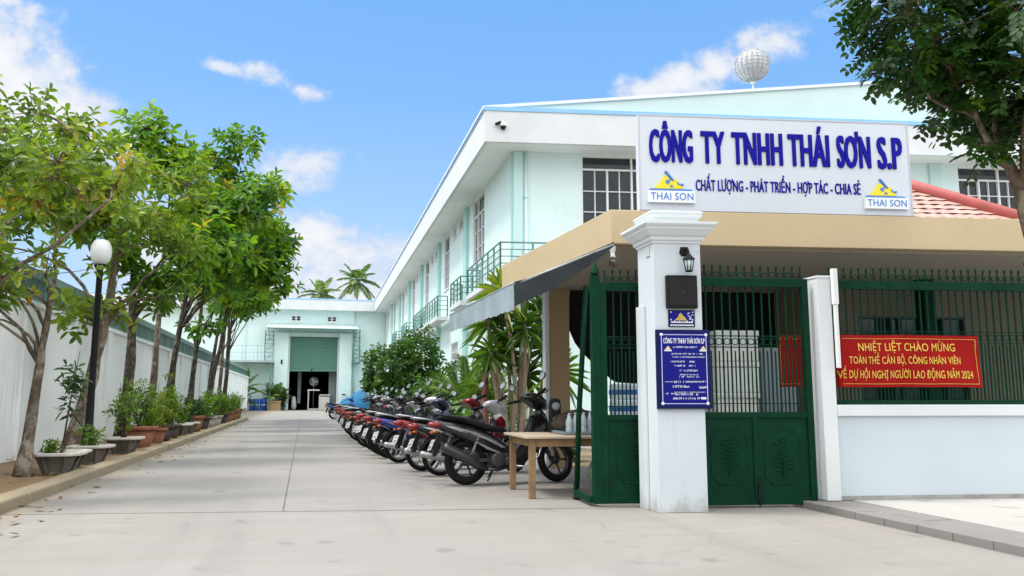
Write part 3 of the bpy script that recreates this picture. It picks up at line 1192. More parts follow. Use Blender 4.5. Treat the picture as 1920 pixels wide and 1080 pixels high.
# machine counter just inside the hall, fan, white sack
t = thing('work_counter', 'white work counter standing inside the open warehouse door', 'counter', (.95, 76.6, .012))
b = MB()
b.box((-.85, -.3, 0), (1.1, .3, .12))
b.box((-.85, -.3, .12), (-.75, .3, 1.75))
b.box((.15, -.3, .12), (.25, .3, 1.3))
b.box((.25, -.28, .12), (1.1, .3, 1.2))
b.build('cabinet', mat('cream_cabinet', (.72, .70, .64), .5, .08, 3), t)
b = MB()
b.box((-.9, -.33, 1.75), (.2, .33, 1.85))
b.box((.2, -.33, 1.3), (1.15, .33, 1.4))
b.build('worktop', mat('pale_worktop', (.75, .74, .7), .5, .05, 3), t)
t = thing('stand_fan', 'pale stand fan behind the counter in the dark warehouse', 'fan', (.6, 77.6, .012))
b = MB()
b.tube([(0, 0, 0), (0, 0, 2.5)], .04, 8)
b.lathe([(0, 0), (.3, 0), (.3, .05), (0, .08)], n=16)
b.build('stand', M_grey, t)
b = MB()
for r_ in (.1, .2, .3, .4):
    b.torus((0, -.1, 2.6), r_, .015, 'Y', 24, 4)
for k in range(8):
    a = PI * k / 8
    b.bar((.4 * math.cos(a), -.1, 2.6 + .4 * math.sin(a)), (-.4 * math.cos(a), -.1, 2.6 - .4 * math.sin(a)), .012)
b.build('guard', M_steel, t)
b = MB()
for k in range(3):
    a = 2 * PI * k / 3
    b.obox((.2 * math.cos(a), 0, 2.6 + .2 * math.sin(a)), (.19, .01, .1), Matrix.Rotation(-a, 3, 'Y') @ Matrix.Rotation(R(20), 3, 'X'))
b.build('blade', mat('pale_fan_blade', (.55, .66, .72), .4, .05, 3), t)
t = thing('white_sack', 'white sack standing in the dark on the left inside the shutter', 'sack', (-1.15, 76.6, .012))
b = MB()
b.loft([(0, .0, .25, .2), (.02, .3, .3, .24), (0, .8, .27, .22), (.02, 1.1, .2, .15), (0, 1.22, .12, .1)], 12)
b.build('sack_body', mat('white_woven_sack', (.6, .62, .62), .8, .1, 6), t)
t = thing('blue_crates', 'bright blue stack of covered crates right of the warehouse door', 'crates', (4.35, 73.6, .004))
b = MB()
b.loft([(-1.3, .3, .5, .32), (-1.1, .5, .6, .5), (-.4, .62, .6, .62), (.1, .8, .6, .8), (.7, .95, .6, .95), (1.2, .9, .55, .9), (1.4, .7, .4, .6)], 12, 0, 5)
b.build('cover', mat('blue_tarpaulin', (.04, .26, .55), .55, .15, 2, .3, 12), t)

# ------------------------------------------------------------------ gatehouse: canopy, post, sign, roof, back wall
K = Vector((3.45, 8.79, 0))
gh = thing('gatehouse', 'beige flat roofed gatehouse canopy carrying the company sign', 'gatehouse', K)
b = MB()
b.prism([(0, 0), (9.5, 0), (9.5, 4.28), (-.36, 4.28)], 2.965, 3.38, 'Z')
b.build('canopy_slab', M_beige, gh, SK, bevel=.008)
b = MB()
b.prism([(.12, .14), (9.4, .14), (9.4, 4.2), (-.22, 4.2)], 2.94, 2.963, 'Z')
b.build('soffit', M_soff, gh, SK)
b = MB()
b.box((.36, 3.95, 0), (.70, 4.2, 2.94))
b.build('column', mat('brownish_beige_paint', (.42, .30, .165), .65, .1, 1.2, .15, 40, streak=.3, streakcol=(.25, .18, .1)), gh, SK, bevel=.008)
b = MB()
b.box((.29, 3.93, 0), (.357, 4.12, 2.94))
b.build('corner_trim', M_white, gh, SK, bevel=.006)
# back room wall seen through the fence
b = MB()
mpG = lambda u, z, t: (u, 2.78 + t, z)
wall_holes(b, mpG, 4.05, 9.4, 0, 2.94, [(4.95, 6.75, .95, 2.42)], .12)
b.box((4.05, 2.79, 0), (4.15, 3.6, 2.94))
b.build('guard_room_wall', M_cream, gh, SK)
window(gh, SK, mpG, 4.95, 6.75, .95, 2.42, 5, 1, None, .10, 1, fw=.03, frame=mat('dark_green_window_frame', (.02, .05, .045), .5, .2, 5))
b = MB()
b.box((5.62, 2.2, 0), (5.80, 2.4, 2.94))
b.build('inner_post', M_ggreen, gh, SK)
# tiled hip roof over the guard room
b = MB()
e0, apx = 3.42, (5.56, 3.65, 5.02)
cor = [(1.2, 1.75, e0), (8.22, 1.75, e0), (8.22, 5.5, e0), (1.2, 5.5, e0)]
NR = 16
for fi in range(4):
    p, q = Vector(cor[fi]), Vector(cor[(fi + 1) % 4])
    a = Vector(apx)
    nrm = (q - p).cross(a - p).normalized()
    for r_ in range(NR):
        t0, t1 = r_ / NR, (r_ + 1) / NR
        l0, l1 = p.lerp(a, t0), p.lerp(a, t1)
        r0, r1 = q.lerp(a, t0), q.lerp(a, t1)
        u = nrm * .018
        nn = max(1, int((r0 - l0).length / .22))
        for k in range(nn):
            f0, f1 = k / nn, (k + 1) / nn
            a0, a1 = l0.lerp(r0, f0), l0.lerp(r0, f1)
            b0, b1 = l1.lerp(r1, f0), l1.lerp(r1, f1)
            am, bm = (a0 + a1) / 2, (b0 + b1) / 2
            b.add([a0 + u, am + u * 1.7, a1 + u, b1, bm + u * .7, b0], [(0, 1, 4, 5), (1, 2, 3, 4)])
b.build('tiled_roof', mat('faded_pink_tile', (.50, .29, .25), .8, .35, 5, .15, 30), gh, SK)
b = MB()
for c_ in cor:
    b.tube([Vector(c_) + Vector((0, 0, .05)), Vector(apx) + Vector((0, 0, .07))], .11, 8)
b.build('hip_ridge', mat('red_ridge_tile', (.36, .085, .08), .6, .2, 6, .15, 30), gh, SK)

t = thing('black_tarpaulin', 'black tarpaulin hung under the gatehouse canopy, its lower edge sagging', 'tarpaulin', K)
b = MB()
n = 40
tp, bt = [], []
for i in range(n + 1):
    s = .72 + (5.3 - .72) * i / n
    f = i / n
    zb = 2.28 - .88 * min(1, f / .16) ** .75 if f < .16 else 1.40 - .03 * math.sin((f - .16) * 9)
    tp.append((s, 4.0 + .03 * math.sin(i * 1.1), 2.938))
    bt.append((s, 4.05 + .07 * math.sin(i * .9), zb))
vs = tp + bt + [(x, y + .012, z) for x, y, z in tp] + [(x, y + .012, z) for x, y, z in bt]
m_ = n + 1
fs = []
for i in range(n):
    fs += [(i, m_ + i, m_ + i + 1, i + 1), (2 * m_ + i, 2 * m_ + i + 1, 3 * m_ + i + 1, 3 * m_ + i), (m_ + i, 3 * m_ + i, 3 * m_ + i + 1, m_ + i + 1)]
b.add(vs, fs, 0, True)
b.build('sheet', M_black, t, SK)
t = thing('ceiling_lamp', 'small white lamp holder with dark bulb hung below the gatehouse soffit', 'lamp', (3.50, 8.86, 2.955))
b = MB()
b.lathe([(0, 0), (.04, 0), (.045, -.03), (.03, -.07), (.025, -.12), (.045, -.15), (0, -.15)], n=14)
b.build('holder', M_pvc, t)
b = MB()
b.lathe([(0, -.15), (.03, -.16), (.05, -.20), (.045, -.24), (0, -.27)], n=14)
b.build('bulb', mat('dusty_bulb', (.10, .09, .085), .25, .2, 8), t)

# ------------------------------------------------------------------ company sign
S0 = Vector((3.81, 8.735, 3.384))
sg = thing('company_sign', 'wide white company signboard with raised deep blue letters on the canopy', 'sign', S0)
zz = 3.384
b = MB()
b.box((0, .0, 0), (3.47, .10, 1.195))
b.build('panel', M_signw, sg, SK, bevel=.006)
b = MB()
for a in ((0, .012), (3.458, .012)):
    b.box((a[0] - .003, -.006, -.003), (a[0] + a[1] + .003, -.0005, 1.198))
b.box((.012, -.006, 1.182), (3.458, -.0005, 1.198))
b.build('edge_trim', mat('grey_sign_trim', (.48, .50, .54), .4, .05, 3), sg, SK)
b = MB()
CAP = .405
words = [('CÔNG', .127, .672), ('TY', .775, 1.075), ('TNHH', 1.165, 1.812), ('THÁI', 1.885, 2.417), ('SƠN', 2.515, 2.955), ('S.P', 3.045, 3.372)]
for i, (wd, a, c_) in enumerate(words):
    lettering(b, wd, a, c_, 3.985 - zz - .006 * i / 5, CAP, -.001, .028, .017, 0, 1.04)
b.build('raised_letters', M_letter, sg, SK)
b = MB()
lettering(b, 'CHẤT LƯỢNG - PHÁT TRIỂN - HỢP TÁC - CHIA SẺ', .696, 2.80, 3.640 - zz, .135, -.001, .016, .008, 0, 1.03)
b.build('motto_letters', M_letter, sg, SK)


def logo(parent, s0, s1, M, zbase, wide, dd=-.001):
    """yellow mountain with a blue pick and base line, name plate below"""
    k = (s1 - s0) / wide
    P = lambda x, z: (s0 + x * k, zbase + z * k)
    b = MB()
    b.box((s0, dd - .035, zbase), (s1, dd, zbase + .145 * k))
    lo = b.build('logo', mat('logo_plate_white', (.80, .82, .82), .4, .04, 3), parent, M)
    b = MB()
    b.prism([P(x, z) for x, z in ((.07, .175), (.14, .24), (.205, .335), (.235, .33), (.30, .27), (.335, .30), (.355, .295), (.41, .21), (.44, .175))], dd - .018, dd, 'Y')
    b.build('mountain', M_logoy, lo, M)
    b = MB()
    q = dd - .024
    b.prism([P(x, z) for x, z in ((.02, .156), (.555, .150), (.54, .168), (.03, .172))], q, dd, 'Y')
    b.prism([P(x, z) for x, z in ((.225, .40), (.245, .385), (.33, .275), (.318, .265), (.23, .37), (.215, .38))], q, dd, 'Y')
    b.prism([P(x, z) for x, z in ((.215, .26), (.235, .285), (.285, .285), (.27, .255), (.255, .225), (.23, .24))], q, dd, 'Y')
    b.prism([P(x, z) for x, z in ((.27, .205), (.295, .225), (.315, .205), (.295, .188))], q, dd, 'Y')
    b.prism([P(x, z) for x, z in ((.36, .265), (.395, .235), (.44, .240), (.445, .222), (.40, .222), (.375, .225))], q, dd, 'Y')
    b.build('pick', M_logob, lo, M)
    b = MB()
    lettering(b, 'THAI SON', s0 + .025 * k, s1 - .025 * k, zbase + .032 * k, .088 * k, dd - .0355, .012, .003, 0, 1.05)
    b.build('name_letters', M_logob, lo, M)


logo(sg, .095, .672, SK, 3.476 - zz, .577)
logo(sg, 2.835, 3.392, SK, 3.462 - zz, .577)
b = MB()
for s in (.3, 1.7, 3.1):
    b.bar((s, .13, 0), (s, .13, 1.1), .05)
    b.bar((s, .13, 1.0), (s, .9, 0.0), .04)
b.build('back_stay', M_grey, sg, SK)

# ------------------------------------------------------------------ gate pillar and what hangs on it
Q0 = Vector((3.45, 7.6, .004))
pl = thing('gate_pillar', 'white gate pillar with a moulded capital in front of the green gate', 'pillar', Q0)
b = MB()
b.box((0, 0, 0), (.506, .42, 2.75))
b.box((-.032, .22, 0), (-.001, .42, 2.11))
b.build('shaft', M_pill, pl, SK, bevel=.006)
b = MB()
b.sqlathe([(-.01, 2.745), (.012, 2.745), (.012, 2.765), (.03, 2.775), (.035, 2.79), (.035, 2.805), (.06, 2.825), (.085, 2.86), (.105, 2.885), (.105, 2.90), (.12, 2.91), (.135, 2.93),
           (.135, 2.955), (.01, 2.975), (-.005, 2.98), (-.005, 3.01), (.012, 3.02), (.022, 3.04), (.022, 3.06), (.03, 3.065), (.03, 3.085), (-.02, 3.10)], .506, .42)
b.build('capital', M_white, pl, SK)
b = MB()
b.box((-.012, .08, 2.62), (-.0005, .17, 2.72))
b.box((.47, -.006, 2.645), (.495, -.0005, 2.665))
b.build('patch', mat('grey_patch', (.5, .51, .51), .7, .2, 9), pl, SK)

t = thing('wall_lantern', 'black carriage lantern with clear glass on the front of the white pillar', 'lantern', Q0 + SK @ Vector((.325, 0, 2.50)))
b = MB()
b.lathe([(0, 0), (.045, .0), (.045, .012), (.03, .02), (0, .02)], (0, -.012, .15), 14, 0, 'Y')
b.tube([(0, -.01, .15), (0, -.05, .17), (.0, -.10, .165), (.0, -.12, .13)], .011, 8)
b.box((-.035, -.035, .12), (.035, -.0005, .20))
b.build('bracket', M_blk, t, SK)
b = MB()
b.lathe([(0, .135), (.012, .13), (.016, .11), (.025, .10), (.045, .075), (.062, .06), (.062, .05), (.05, .046), (0, .046)], (0, -.12, 0), 8)
b.build('cap', M_blk, t, SK)
b = MB()
b.lathe([(0, -.075), (.035, -.075), (.035, -.06), (0, -.06)], (0, -.12, 0), 8)
for k in range(8):
    a = 2 * PI * k / 8
    b.bar((.052 * math.cos(a), -.12 + .052 * math.sin(a), .048), (.036 * math.cos(a), -.12 + .036 * math.sin(a), -.062), .006)
b.build('cage', M_blk, t, SK)
b = MB()
b.lathe([(.049, .046), (.033, -.06)], (0, -.12, 0), 16)
b.build('glass', mat('frosted_lantern_glass', (.42, .52, .54), .15, .1, 6, spec=.8), t, SK)

t = thing('meter_box', 'black square meter box on the pillar below the lantern', 'box', Q0 + SK @ Vector((.118, 0, 2.055)))
b = MB()
b.box((0, -.055, 0), (.322, -.0008, .345))
b.build('housing', M_blk, t, SK, bevel=.008)
b = MB()
b.box((.02, -.062, .03), (.302, -.0555, .322))
lidm = mat('dark_grey_lid', (.016, .014, .015), .55, .2, 6, spec=.2)
lid = b.build('lid', lidm, t, SK, bevel=.004)
b = MB()
b.lathe([(0, -.008), (.006, -.008), (.006, 0), (0, 0)], (.16, -.0622, .17), 10, 0, 'Y')
b.build('knob', mat('brown_knob', (.12, .06, .05), .4, .1, 9), lid, SK)

t = thing('small_plaque', 'small navy plaque with a gold mountain emblem below the black box', 'plaque', Q0 + SK @ Vector((.146, 0, 1.872)))
b = MB()
b.box((-.005, -.014, -.005), (.275, -.0008, .168))
b.build('frame', M_plaqued, t, SK, bevel=.003)
b = MB()
b.box((.012, -.0165, .028), (.258, -.0145, .155))
b.build('field', M_plaque, t, SK)
b = MB()
b.prism([(.05, .06), (.09, .09), (.105, .125), (.125, .14), (.145, .115), (.165, .095), (.19, .06)], -.020, -.017, 'Y')
b.build('emblem', mat('antique_gold', (.50, .36, .07), .5, .3, 40), t, SK)
b = MB()
rnd = random.Random(8)
for i in range(9):
    s = .02 + .026 * i
    b.box((s, -.0205, .034), (s + .02, -.017, .046 + rnd.uniform(0, .01)))
for i in range(7):
    s, z = .185 + rnd.uniform(0, .06), .07 + .011 * i
    b.box((s, -.0195, z), (s + .022, -.017, z + .006))
for s in (.014, .244):
    b.box((s, -.0195, .06), (s + .010, -.017, .075))
    b.box((s, -.0195, .14), (s + .012, -.017, .152))
for i in range(10):
    s = .012 + .025 * i
    b.box((s, -.0175, .004), (s + .02, -.0145, .018))
M_wl = mat('white_plaque_lettering', (.72, .73, .78), .5, .05, 6)
b.build('ornament', M_wl, t, SK)

t = thing('information_board', 'large deep blue information board with white lettering on the pillar', 'sign', Q0 + SK @ Vector((-.002, 0, 1.03)))
b = MB()
b.box((0, -.045, 0), (.562, -.0008, .805))
b.build('board', M_plaqued, t, SK, bevel=.004)
b = MB()
b.box((.03, -.048, .03), (.532, -.0455, .775))
b.build('field', M_plaque, t, SK)
b = MB()
f0, f1 = -.051, -.0482
for a, c_, e, f in ((.044, .049, .05, .755), (.513, .518, .05, .755), (.050, .512, .05, .055), (.050, .512, .75, .755)):
    b.box((a, f0, e), (c_, f1, f))
for sx, sz in ((.047, .053), (.515, .053), (.047, .752), (.515, .752)):
    b.lathe([(0, -.0035), (.016, -.0035), (.016, 0), (0, 0)], (sx, -.0485, sz), 14, 0, 'Y')
b.build('border', M_wl, t, SK)
b = MB()
lettering(b, 'CÔNG TY TNHH THÁI SƠN S.P', .066, .50, .663, .052, -.0482, .02, .003)
# the small print is a blur of strokes in the photograph: rows of short strokes of the same lengths and heights
def smallprint(s0, s1, zc, h):
    s = s0
    while s < s1:
        w_ = rnd.uniform(.35, .8) * h
        k = rnd.random()
        if k > .12:
            b.box((s, f0 + .001, zc), (s + w_ * .28, f1, zc + h))
            if k > .4:
                b.box((s + w_ * .28, f0 + .001, zc + h * (.0 if k > .7 else .75)), (s + w_, f1, zc + h * (.25 if k > .7 else 1.0)))
            if k > .55:
                b.box((s + w_ * .72, f0 + .0012, zc + h * .2), (s + w_, f1, zc + h * .8))
        s += w_ + h * .22


for s0, s1, z, h in ((.165, .42, .617, .016), (.15, .47, .55, .014), (.15, .50, .518, .012), (.14, .29, .470, .016), (.335, .39, .470, .016), (.18, .29, .428, .016), (.33, .40, .428, .016),
                     (.23, .31, .378, .018), (.325, .42, .378, .018), (.22, .31, .338, .012), (.325, .42, .338, .012), (.225, .44, .315, .014), (.075, .16, .268, .008), (.168, .28, .262, .021), (.29, .50, .266, .016),
                     (.155, .27, .212, .024), (.285, .33, .214, .016), (.43, .51, .206, .022), (.17, .50, .164, .008), (.08, .17, .146, .014), (.175, .41, .136, .022), (.155, .43, .095, .02)):
    smallprint(s0, s1, z, h)
b.box((.445, f0, .096), (.50, f1, .118))
for s in (.075, .445):
    b.box((s, f0, .583), (s + .075, f1, .597))
b.build('board_lettering', M_wl, t, SK)
b = MB()
for s in (.075, .445):
    b.prism([(s + .008, .60), (s + .03, .628), (s + .04, .637), (s + .055, .618), (s + .068, .60)], f0, f1, 'Y')
b.build('emblem', mat('pale_gold_emblem', (.75, .62, .25), .5, .1, 20), t, SK)


# ------------------------------------------------------------------ green gates, column, low wall and fence
def curl(b, s, d, z, r, mi=0, n=10, th=.006):
    b.torus((s, d, z), r, th, 'Y', n, 4, mi)


def spikes(b, s0, s1, d, z, h, step, th=.013):
    n = max(1, round((s1 - s0) / step))
    for i in range(n):
        s = s0 + (s1 - s0) * (i + .5) / n
        b.bar((s, d, z), (s, d, z + h * .72), th)
        b.lathe([(th * .6, h * .66), (th * 1.15, h * .76), (.001, h)], (s, d, z), 6)
        if i < n - 1:
            st = (s1 - s0) / n
            b.torus((s + st / 2, d, z + h * .27), st * .30, .0055, 'Y', 10, 4)


def relief(b, s0, s1, z0, z1, d, flower=True):
    """pressed panel: notched frame and a branch of leaves"""
    c = .075
    pts = [(s0 + c, z0), (s1 - c, z0), (s1 - c * .7, z0 + c * .6), (s1, z0 + c), (s1, z1 - c), (s1 - c * .7, z1 - c * .6), (s1 - c, z1), (s0 + c, z1), (s0 + c * .7, z1 - c * .6), (s0, z1 - c), (s0, z0 + c), (s0 + c * .7, z0 + c * .6), (s0 + c, z0)]
    b.tube([(x, d + .004, z) for x, z in pts], .009, 6)
    sm, h = (s0 + s1) / 2, z1 - z0
    b.tube([(sm - .01, d, z0 + .12 * h), (sm + .015, d, z0 + .4 * h), (sm - .01, d, z0 + .8 * h)], .005, 6)
    rr = random.Random(int(s0 * 1000))
    for k in range(16):
        f = .2 + .6 * k / 15
        sd = 1 if k % 2 else -1
        ln = (s1 - s0) * rr.uniform(.13, .30)
        z = z0 + f * h
        b.tube([(sm, d, z), (sm + sd * ln * .6, d - .003, z + .03), (sm + sd * ln, d, z + rr.uniform(-.01, .05))], [.005, .008, .002], 6)


def gate_frame(t, W, H, d=0.0, mid=.96, panels=2, kick0=.06, ringz=1.74, spk=True):
    b = MB()
    b.box((0, d - .03, .03), (.07, d + .03, H))
    b.box((W - .07, d - .03, .03), (W, d + .03, H))
    b.box((.07, d - .028, H - .095), (W - .07, d + .028, H))
    b.box((.07, d - .025, mid - .03), (W - .07, d + .025, mid + .03))
    b.box((.07, d - .025, .03), (W - .07, d + .025, .10))
    if panels == 2:
        b.box((W / 2 - .03, d - .024, .10), (W / 2 + .03, d + .024, mid - .03))
    fr = b.build('frame', M_ggreen, t, SK, bevel=.004)
    w_ = (W - .14) / panels
    for k in range(panels):
        b = MB()
        a, c_ = .07 + w_ * k + .002, .07 + w_ * (k + 1) - .002
        b.box((a, d - .006, .10), (c_, d + .006, mid - .03))
        relief(b, a + .09, c_ - .09, .24, mid - .15, d - .008)
        b.build('kick_panel', M_ggreen, t, SK)
    b = MB()
    n = max(2, round((W - .14) / .086))
    st = (W - .14) / n
    for i in range(1, n):
        s = .07 + st * i
        b.bar((s, d, mid + .03), (s, d, H - .095), .0135)
    for i in range(n):
        s = .07 + st * (i + .5)
        b.bar((s, d, mid + .03), (s, d, ringz - .10), .011)
        curl(b, s, d, ringz + .0, st * .40)
    b.bar((.07, d, ringz + .06), (W - .07, d, ringz + .06), .011)
    b.bar((.07, d, ringz - .06), (W - .07, d, ringz - .06), .011)
    b.bar((.07, d, mid + .12), (W - .07, d, mid + .12), .009)
    b.build('bars', M_ggreen, t, SK)
    if spk:
        b = MB()
        spikes(b, .02, W - .02, d, H, .16, .088)
        b.build('spikes', M_ggreen, t, SK)
    return fr


t = thing('green_gate', 'closed dark green iron gate with two kick panels right of the white pillar', 'gate', (3.98, 7.82, .004))
gate_frame(t, 1.30, 2.43)
b = MB()
b.obox((.66, -.03, .16), (.014, .012, .10), Matrix.Rotation(R(6), 3, 'Y'))
b.tube([(.66, -.035, .02), (.66, -.035, .30)], .008, 6)
b.build('bolt', M_blk, t, SK)
t = thing('gate_leaf', 'dark green iron gate leaf half hidden behind the left of the pillar', 'gate', (3.07, 8.2, .004))
gate_frame(t, 1.0, 2.40, panels=1, mid=.93)
b = MB()
b.box((-.09, -.035, .03), (-.002, .05, 2.47))
b.lathe([(.03, 2.47), (.055, 2.50), (.035, 2.56), (.001, 2.66)], (-.045, .008, 0), 8)
b.build('stile', M_ggreen, t, SK, bevel=.006)
t = thing('gate_brace', 'open green steel frame with a leaning pole left of the gate leaf', 'frame', (3.0, 8.22, .004))
b = MB()
b.tube([(.0, .62, .12), (.015, .58, .9), (.055, .55, 1.6), (.10, .52, 2.43)], .03, 10)
b.build('pole', M_ggreen, t, SK)
b = MB()
b.bar((-.03, .01, .07), (-.01, .62, .07), .055, .07)
b.bar((-.01, .62, .04), (-.01, .62, .18), .05)
b.build('rail', M_ggreen, t, SK, bevel=.005)
b = MB()
b.lathe([(0, 0), (.03, 0), (.045, .015), (.045, .03), (.0, .035)], (-.01, .60, .0), 12)
b.build('foot', M_blk, t, SK)

t = thing('gate_column', 'slim white square column between the green gate and the railing', 'column', (5.32, 7.51, PZ))
b = MB()
b.box((0, 0, 0), (.155, .24, 2.36))
b.box((-.008, -.008, 2.36), (.163, .248, 2.385))
b.build('shaft', M_white, t, SK, bevel=.005)
t = thing('conduit_pipe', 'white plastic conduit standing along the slim white column', 'pipe', (5.485, 7.44, 1.46))
b = MB()
b.box((-.018, -.02, .0), (.018, .016, .68))
b.box((-.026, -.028, .68), (.026, .024, 1.07))
b.build('conduit', M_pvc, t, SK, bevel=.004)

Wp = Vector((5.477, 7.49, PZ))
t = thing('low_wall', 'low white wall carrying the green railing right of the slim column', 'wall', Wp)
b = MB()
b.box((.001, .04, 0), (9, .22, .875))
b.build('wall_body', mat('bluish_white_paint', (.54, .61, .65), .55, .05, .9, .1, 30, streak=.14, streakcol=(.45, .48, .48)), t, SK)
b = MB()
b.box((.001, .0, .877), (9, .26, .995))
b.build('coping', M_white, t, SK, bevel=.005)
b = MB()
b.box((.02, .030, .0), (9, .0385, .045))
b.build('plinth_stain', mat('grey_plinth', (.33, .33, .31), .8, .3, 8), t, SK)
t = thing('iron_railing', 'dark green iron railing with spear tops on the low white wall', 'fence', Wp + Vector((0, 0, .995)))
b = MB()
D0 = .135
b.box((.01, D0 - .02, .004), (8.9, D0 + .02, .05))
b.box((.01, D0 - .026, 1.265), (8.9, D0 + .026, 1.36))
for s in (.02, 2.4, 4.8, 7.2):
    b.box((s, D0 - .031, .05), (s + .055, D0 + .031, 1.263))
b.build('rail', M_ggreen, t, SK)
b = MB()
n = 102
st = 8.8 / n
for i in range(n):
    s = .08 + st * i
    b.bar((s, D0, .05), (s, D0, 1.265), .0135)
    b.bar((s + st / 2, D0, .05), (s + st / 2, D0, .66), .010)
    if s < 5.5:
        curl(b, s + st / 2, D0, .74, st * .38, th=.005)
b.bar((.03, D0, .80), (8.9, D0, .80), .010)
b.bar((.03, D0, .68), (8.9, D0, .68), .010)
b.build('bars', M_ggreen, t, SK)
b = MB()
spikes(b, .03, 6.0, D0, 1.36, .17, .086)
b.build('spikes', M_ggreen, t, SK)

t = thing('red_banner', 'red cloth banner with gold lettering hung on the green railing', 'banner', (5.02, 7.54, 1.26))
NS, NZ = 60, 8
def ban(s, z, off=0.0):
    u = (s - .50) / .09
    u = max(0, min(1, u))
    u = u * u * (3 - 2 * u)
    d = .30 * (1 - u) + .118 * u
    wv = (.006 * math.sin(s * 6.1 + z * 3) + .005 * math.sin(s * 17 - z * 9) + .008 * math.sin(z * 8 + s * 2.3)) * u
    return (s, d - .012 * u - off + wv, z + .0018 * math.sin(s * 5.2 + .6) * (.4 + z) + .0012 * math.sin(s * 11))
b = MB()
SW, ZH = 2.2, .565
vs, fs = [], []
for j in range(NZ + 1):
    for i in range(NS + 1):
        vs.append(ban(SW * i / NS, ZH * j / NZ))
k0 = len(vs)
vs += [(p[0], p[1] + .004, p[2]) for p in vs]
for j in range(NZ):
    for i in range(NS):
        a = j * (NS + 1) + i
        fs.append((a, a + 1, a + NS + 2, a + NS + 1))
        fs.append((k0 + a, k0 + a + NS + 1, k0 + a + NS + 2, k0 + a + 1))
b.add(vs, fs, 0, True)
b.build('cloth', M_red, t, SK)
b = MB()
for z in (.035, ZH - .04):
    b.tube([ban(.02 + (SW - .06) * i / 40, z, .003) for i in range(41)], .0042, 4)
b.tube([ban(SW - .04, z, .003) for z in (.035, .2, .4, ZH - .04)], .0042, 4)
b.tube([ban(.02, z, .003) for z in (.035, .2, .4, ZH - .04)], .0042, 4)
b.build('border', mat('worn_gold_line', (.62, .30, .04), .5, .2, 12), t, SK)
b = MB()
dd = .112
lettering(b, 'NHIỆT LIỆT CHÀO MỪNG', .785, 1.915, .392, .085, dd, .012, .0025, 0, 1.05)
lettering(b, 'TOÀN THỂ CÁN BỘ, CÔNG NHÂN VIÊN', .674, 1.965, .252, .078, dd, .010, .0025, 0, 1.05)
lettering(b, 'VỀ DỰ HỘI NGHỊ NGƯỜI LAO ĐỘNG NĂM 2024', .56, 2.10, .096, .083, dd, .010, .0025, 0, 1.05)
b.v = [ban(v[0], v[2], .0025 + (dd - v[1])) for v in b.v]
b.build('banner_lettering', M_gold, t, SK)

# ------------------------------------------------------------------ things under the canopy behind the gate
M_foam = mat('white_foam', (.66, .68, .66), .8, .08, 6, .15, 50)
for i in range(5):
    t = thing('foam_box', ['lowest', 'second from the bottom', 'middle', 'second from the top', 'topmost'][i] + ' white foam box of the stack behind the green gate', 'box', (5.07 + .012 * math.sin(i * 2.2), 9.3, .008 + .400 * i), 0, 'foam boxes stacked behind the gate')
    b = MB()
    b.box((0, 0, 0), (.55, .45, .325))
    b.build('body', M_foam, t, SK, bevel=.015)
    b = MB()
    b.box((-.012, -.012, .327), (.562, .462, .396))
    b.build('lid', M_foam, t, SK, bevel=.012)
t = thing('grey_cabinet', 'grey metal cabinet beside the white foam boxes behind the gate', 'cabinet', (5.68, 9.3, .008))
b = MB()
b.box((0, 0, 0.05), (.50, .45, 1.78))
b.build('cabinet_body', mat('blue_grey_cabinet', (.20, .23, .27), .5, .1, 2), t, SK, bevel=.01)
b = MB()
b.box((.02, -.018, .10), (.248, -.001, 1.74))
b.box((.252, -.018, .10), (.48, -.001, 1.74))
do = b.build('door', MATS['blue_grey_cabinet'], t, SK, bevel=.004)
b = MB()
b.box((.215, -.035, .85), (.235, -.018, 1.0))
b.box((.265, -.035, .85), (.285, -.018, 1.0))
b.build('handle', M_steel, do, SK)
b = MB()
b.box((.02, .02, 0), (.48, .43, .05))
b.build('plinth', M_blk, t, SK)

# table and what stands on it
T0 = Vector((2.50, 9.0, .008))
t = thing('wooden_table', 'plain light wooden table standing beside the parked motorbikes', 'table', T0)
M_wood = mat('light_wood', (.25, .15, .065), .5, .3, 5, .1, 50)
M_top = mat('worn_wood_top', (.46, .37, .275), .45, .18, 4, .06, 50)
TW, TD, TH = 1.75, 1.02, .70
b = MB()
b.box((-.06, -.06, TH - .028), (TW + .06, TD + .06, TH))
b.build('tabletop', M_top, t, SK, bevel=.004)
b = MB()
b.box((.075, .012, TH - .12), (TW - .075, .034, TH - .029))
b.box((.075, TD - .034, TH - .12), (TW - .075, TD - .012, TH - .029))
b.box((.012, .075, TH - .12), (.034, TD - .075, TH - .029))
b.box((TW - .034, .075, TH - .12), (TW - .012, TD - .075, TH - .029))
b.build('apron', M_wood, t, SK)
for sx, sy in ((0, 0), (TW - .07, 0), (0, TD - .07), (TW - .07, TD - .07)):
    b = MB()
    b.box((sx, sy, 0), (sx + .07, sy + .07, TH - .029))
    b.build('leg', M_wood, t, SK, bevel=.004)


def on_table(s, d):
    return T0 + SK @ Vector((s, d, TH))


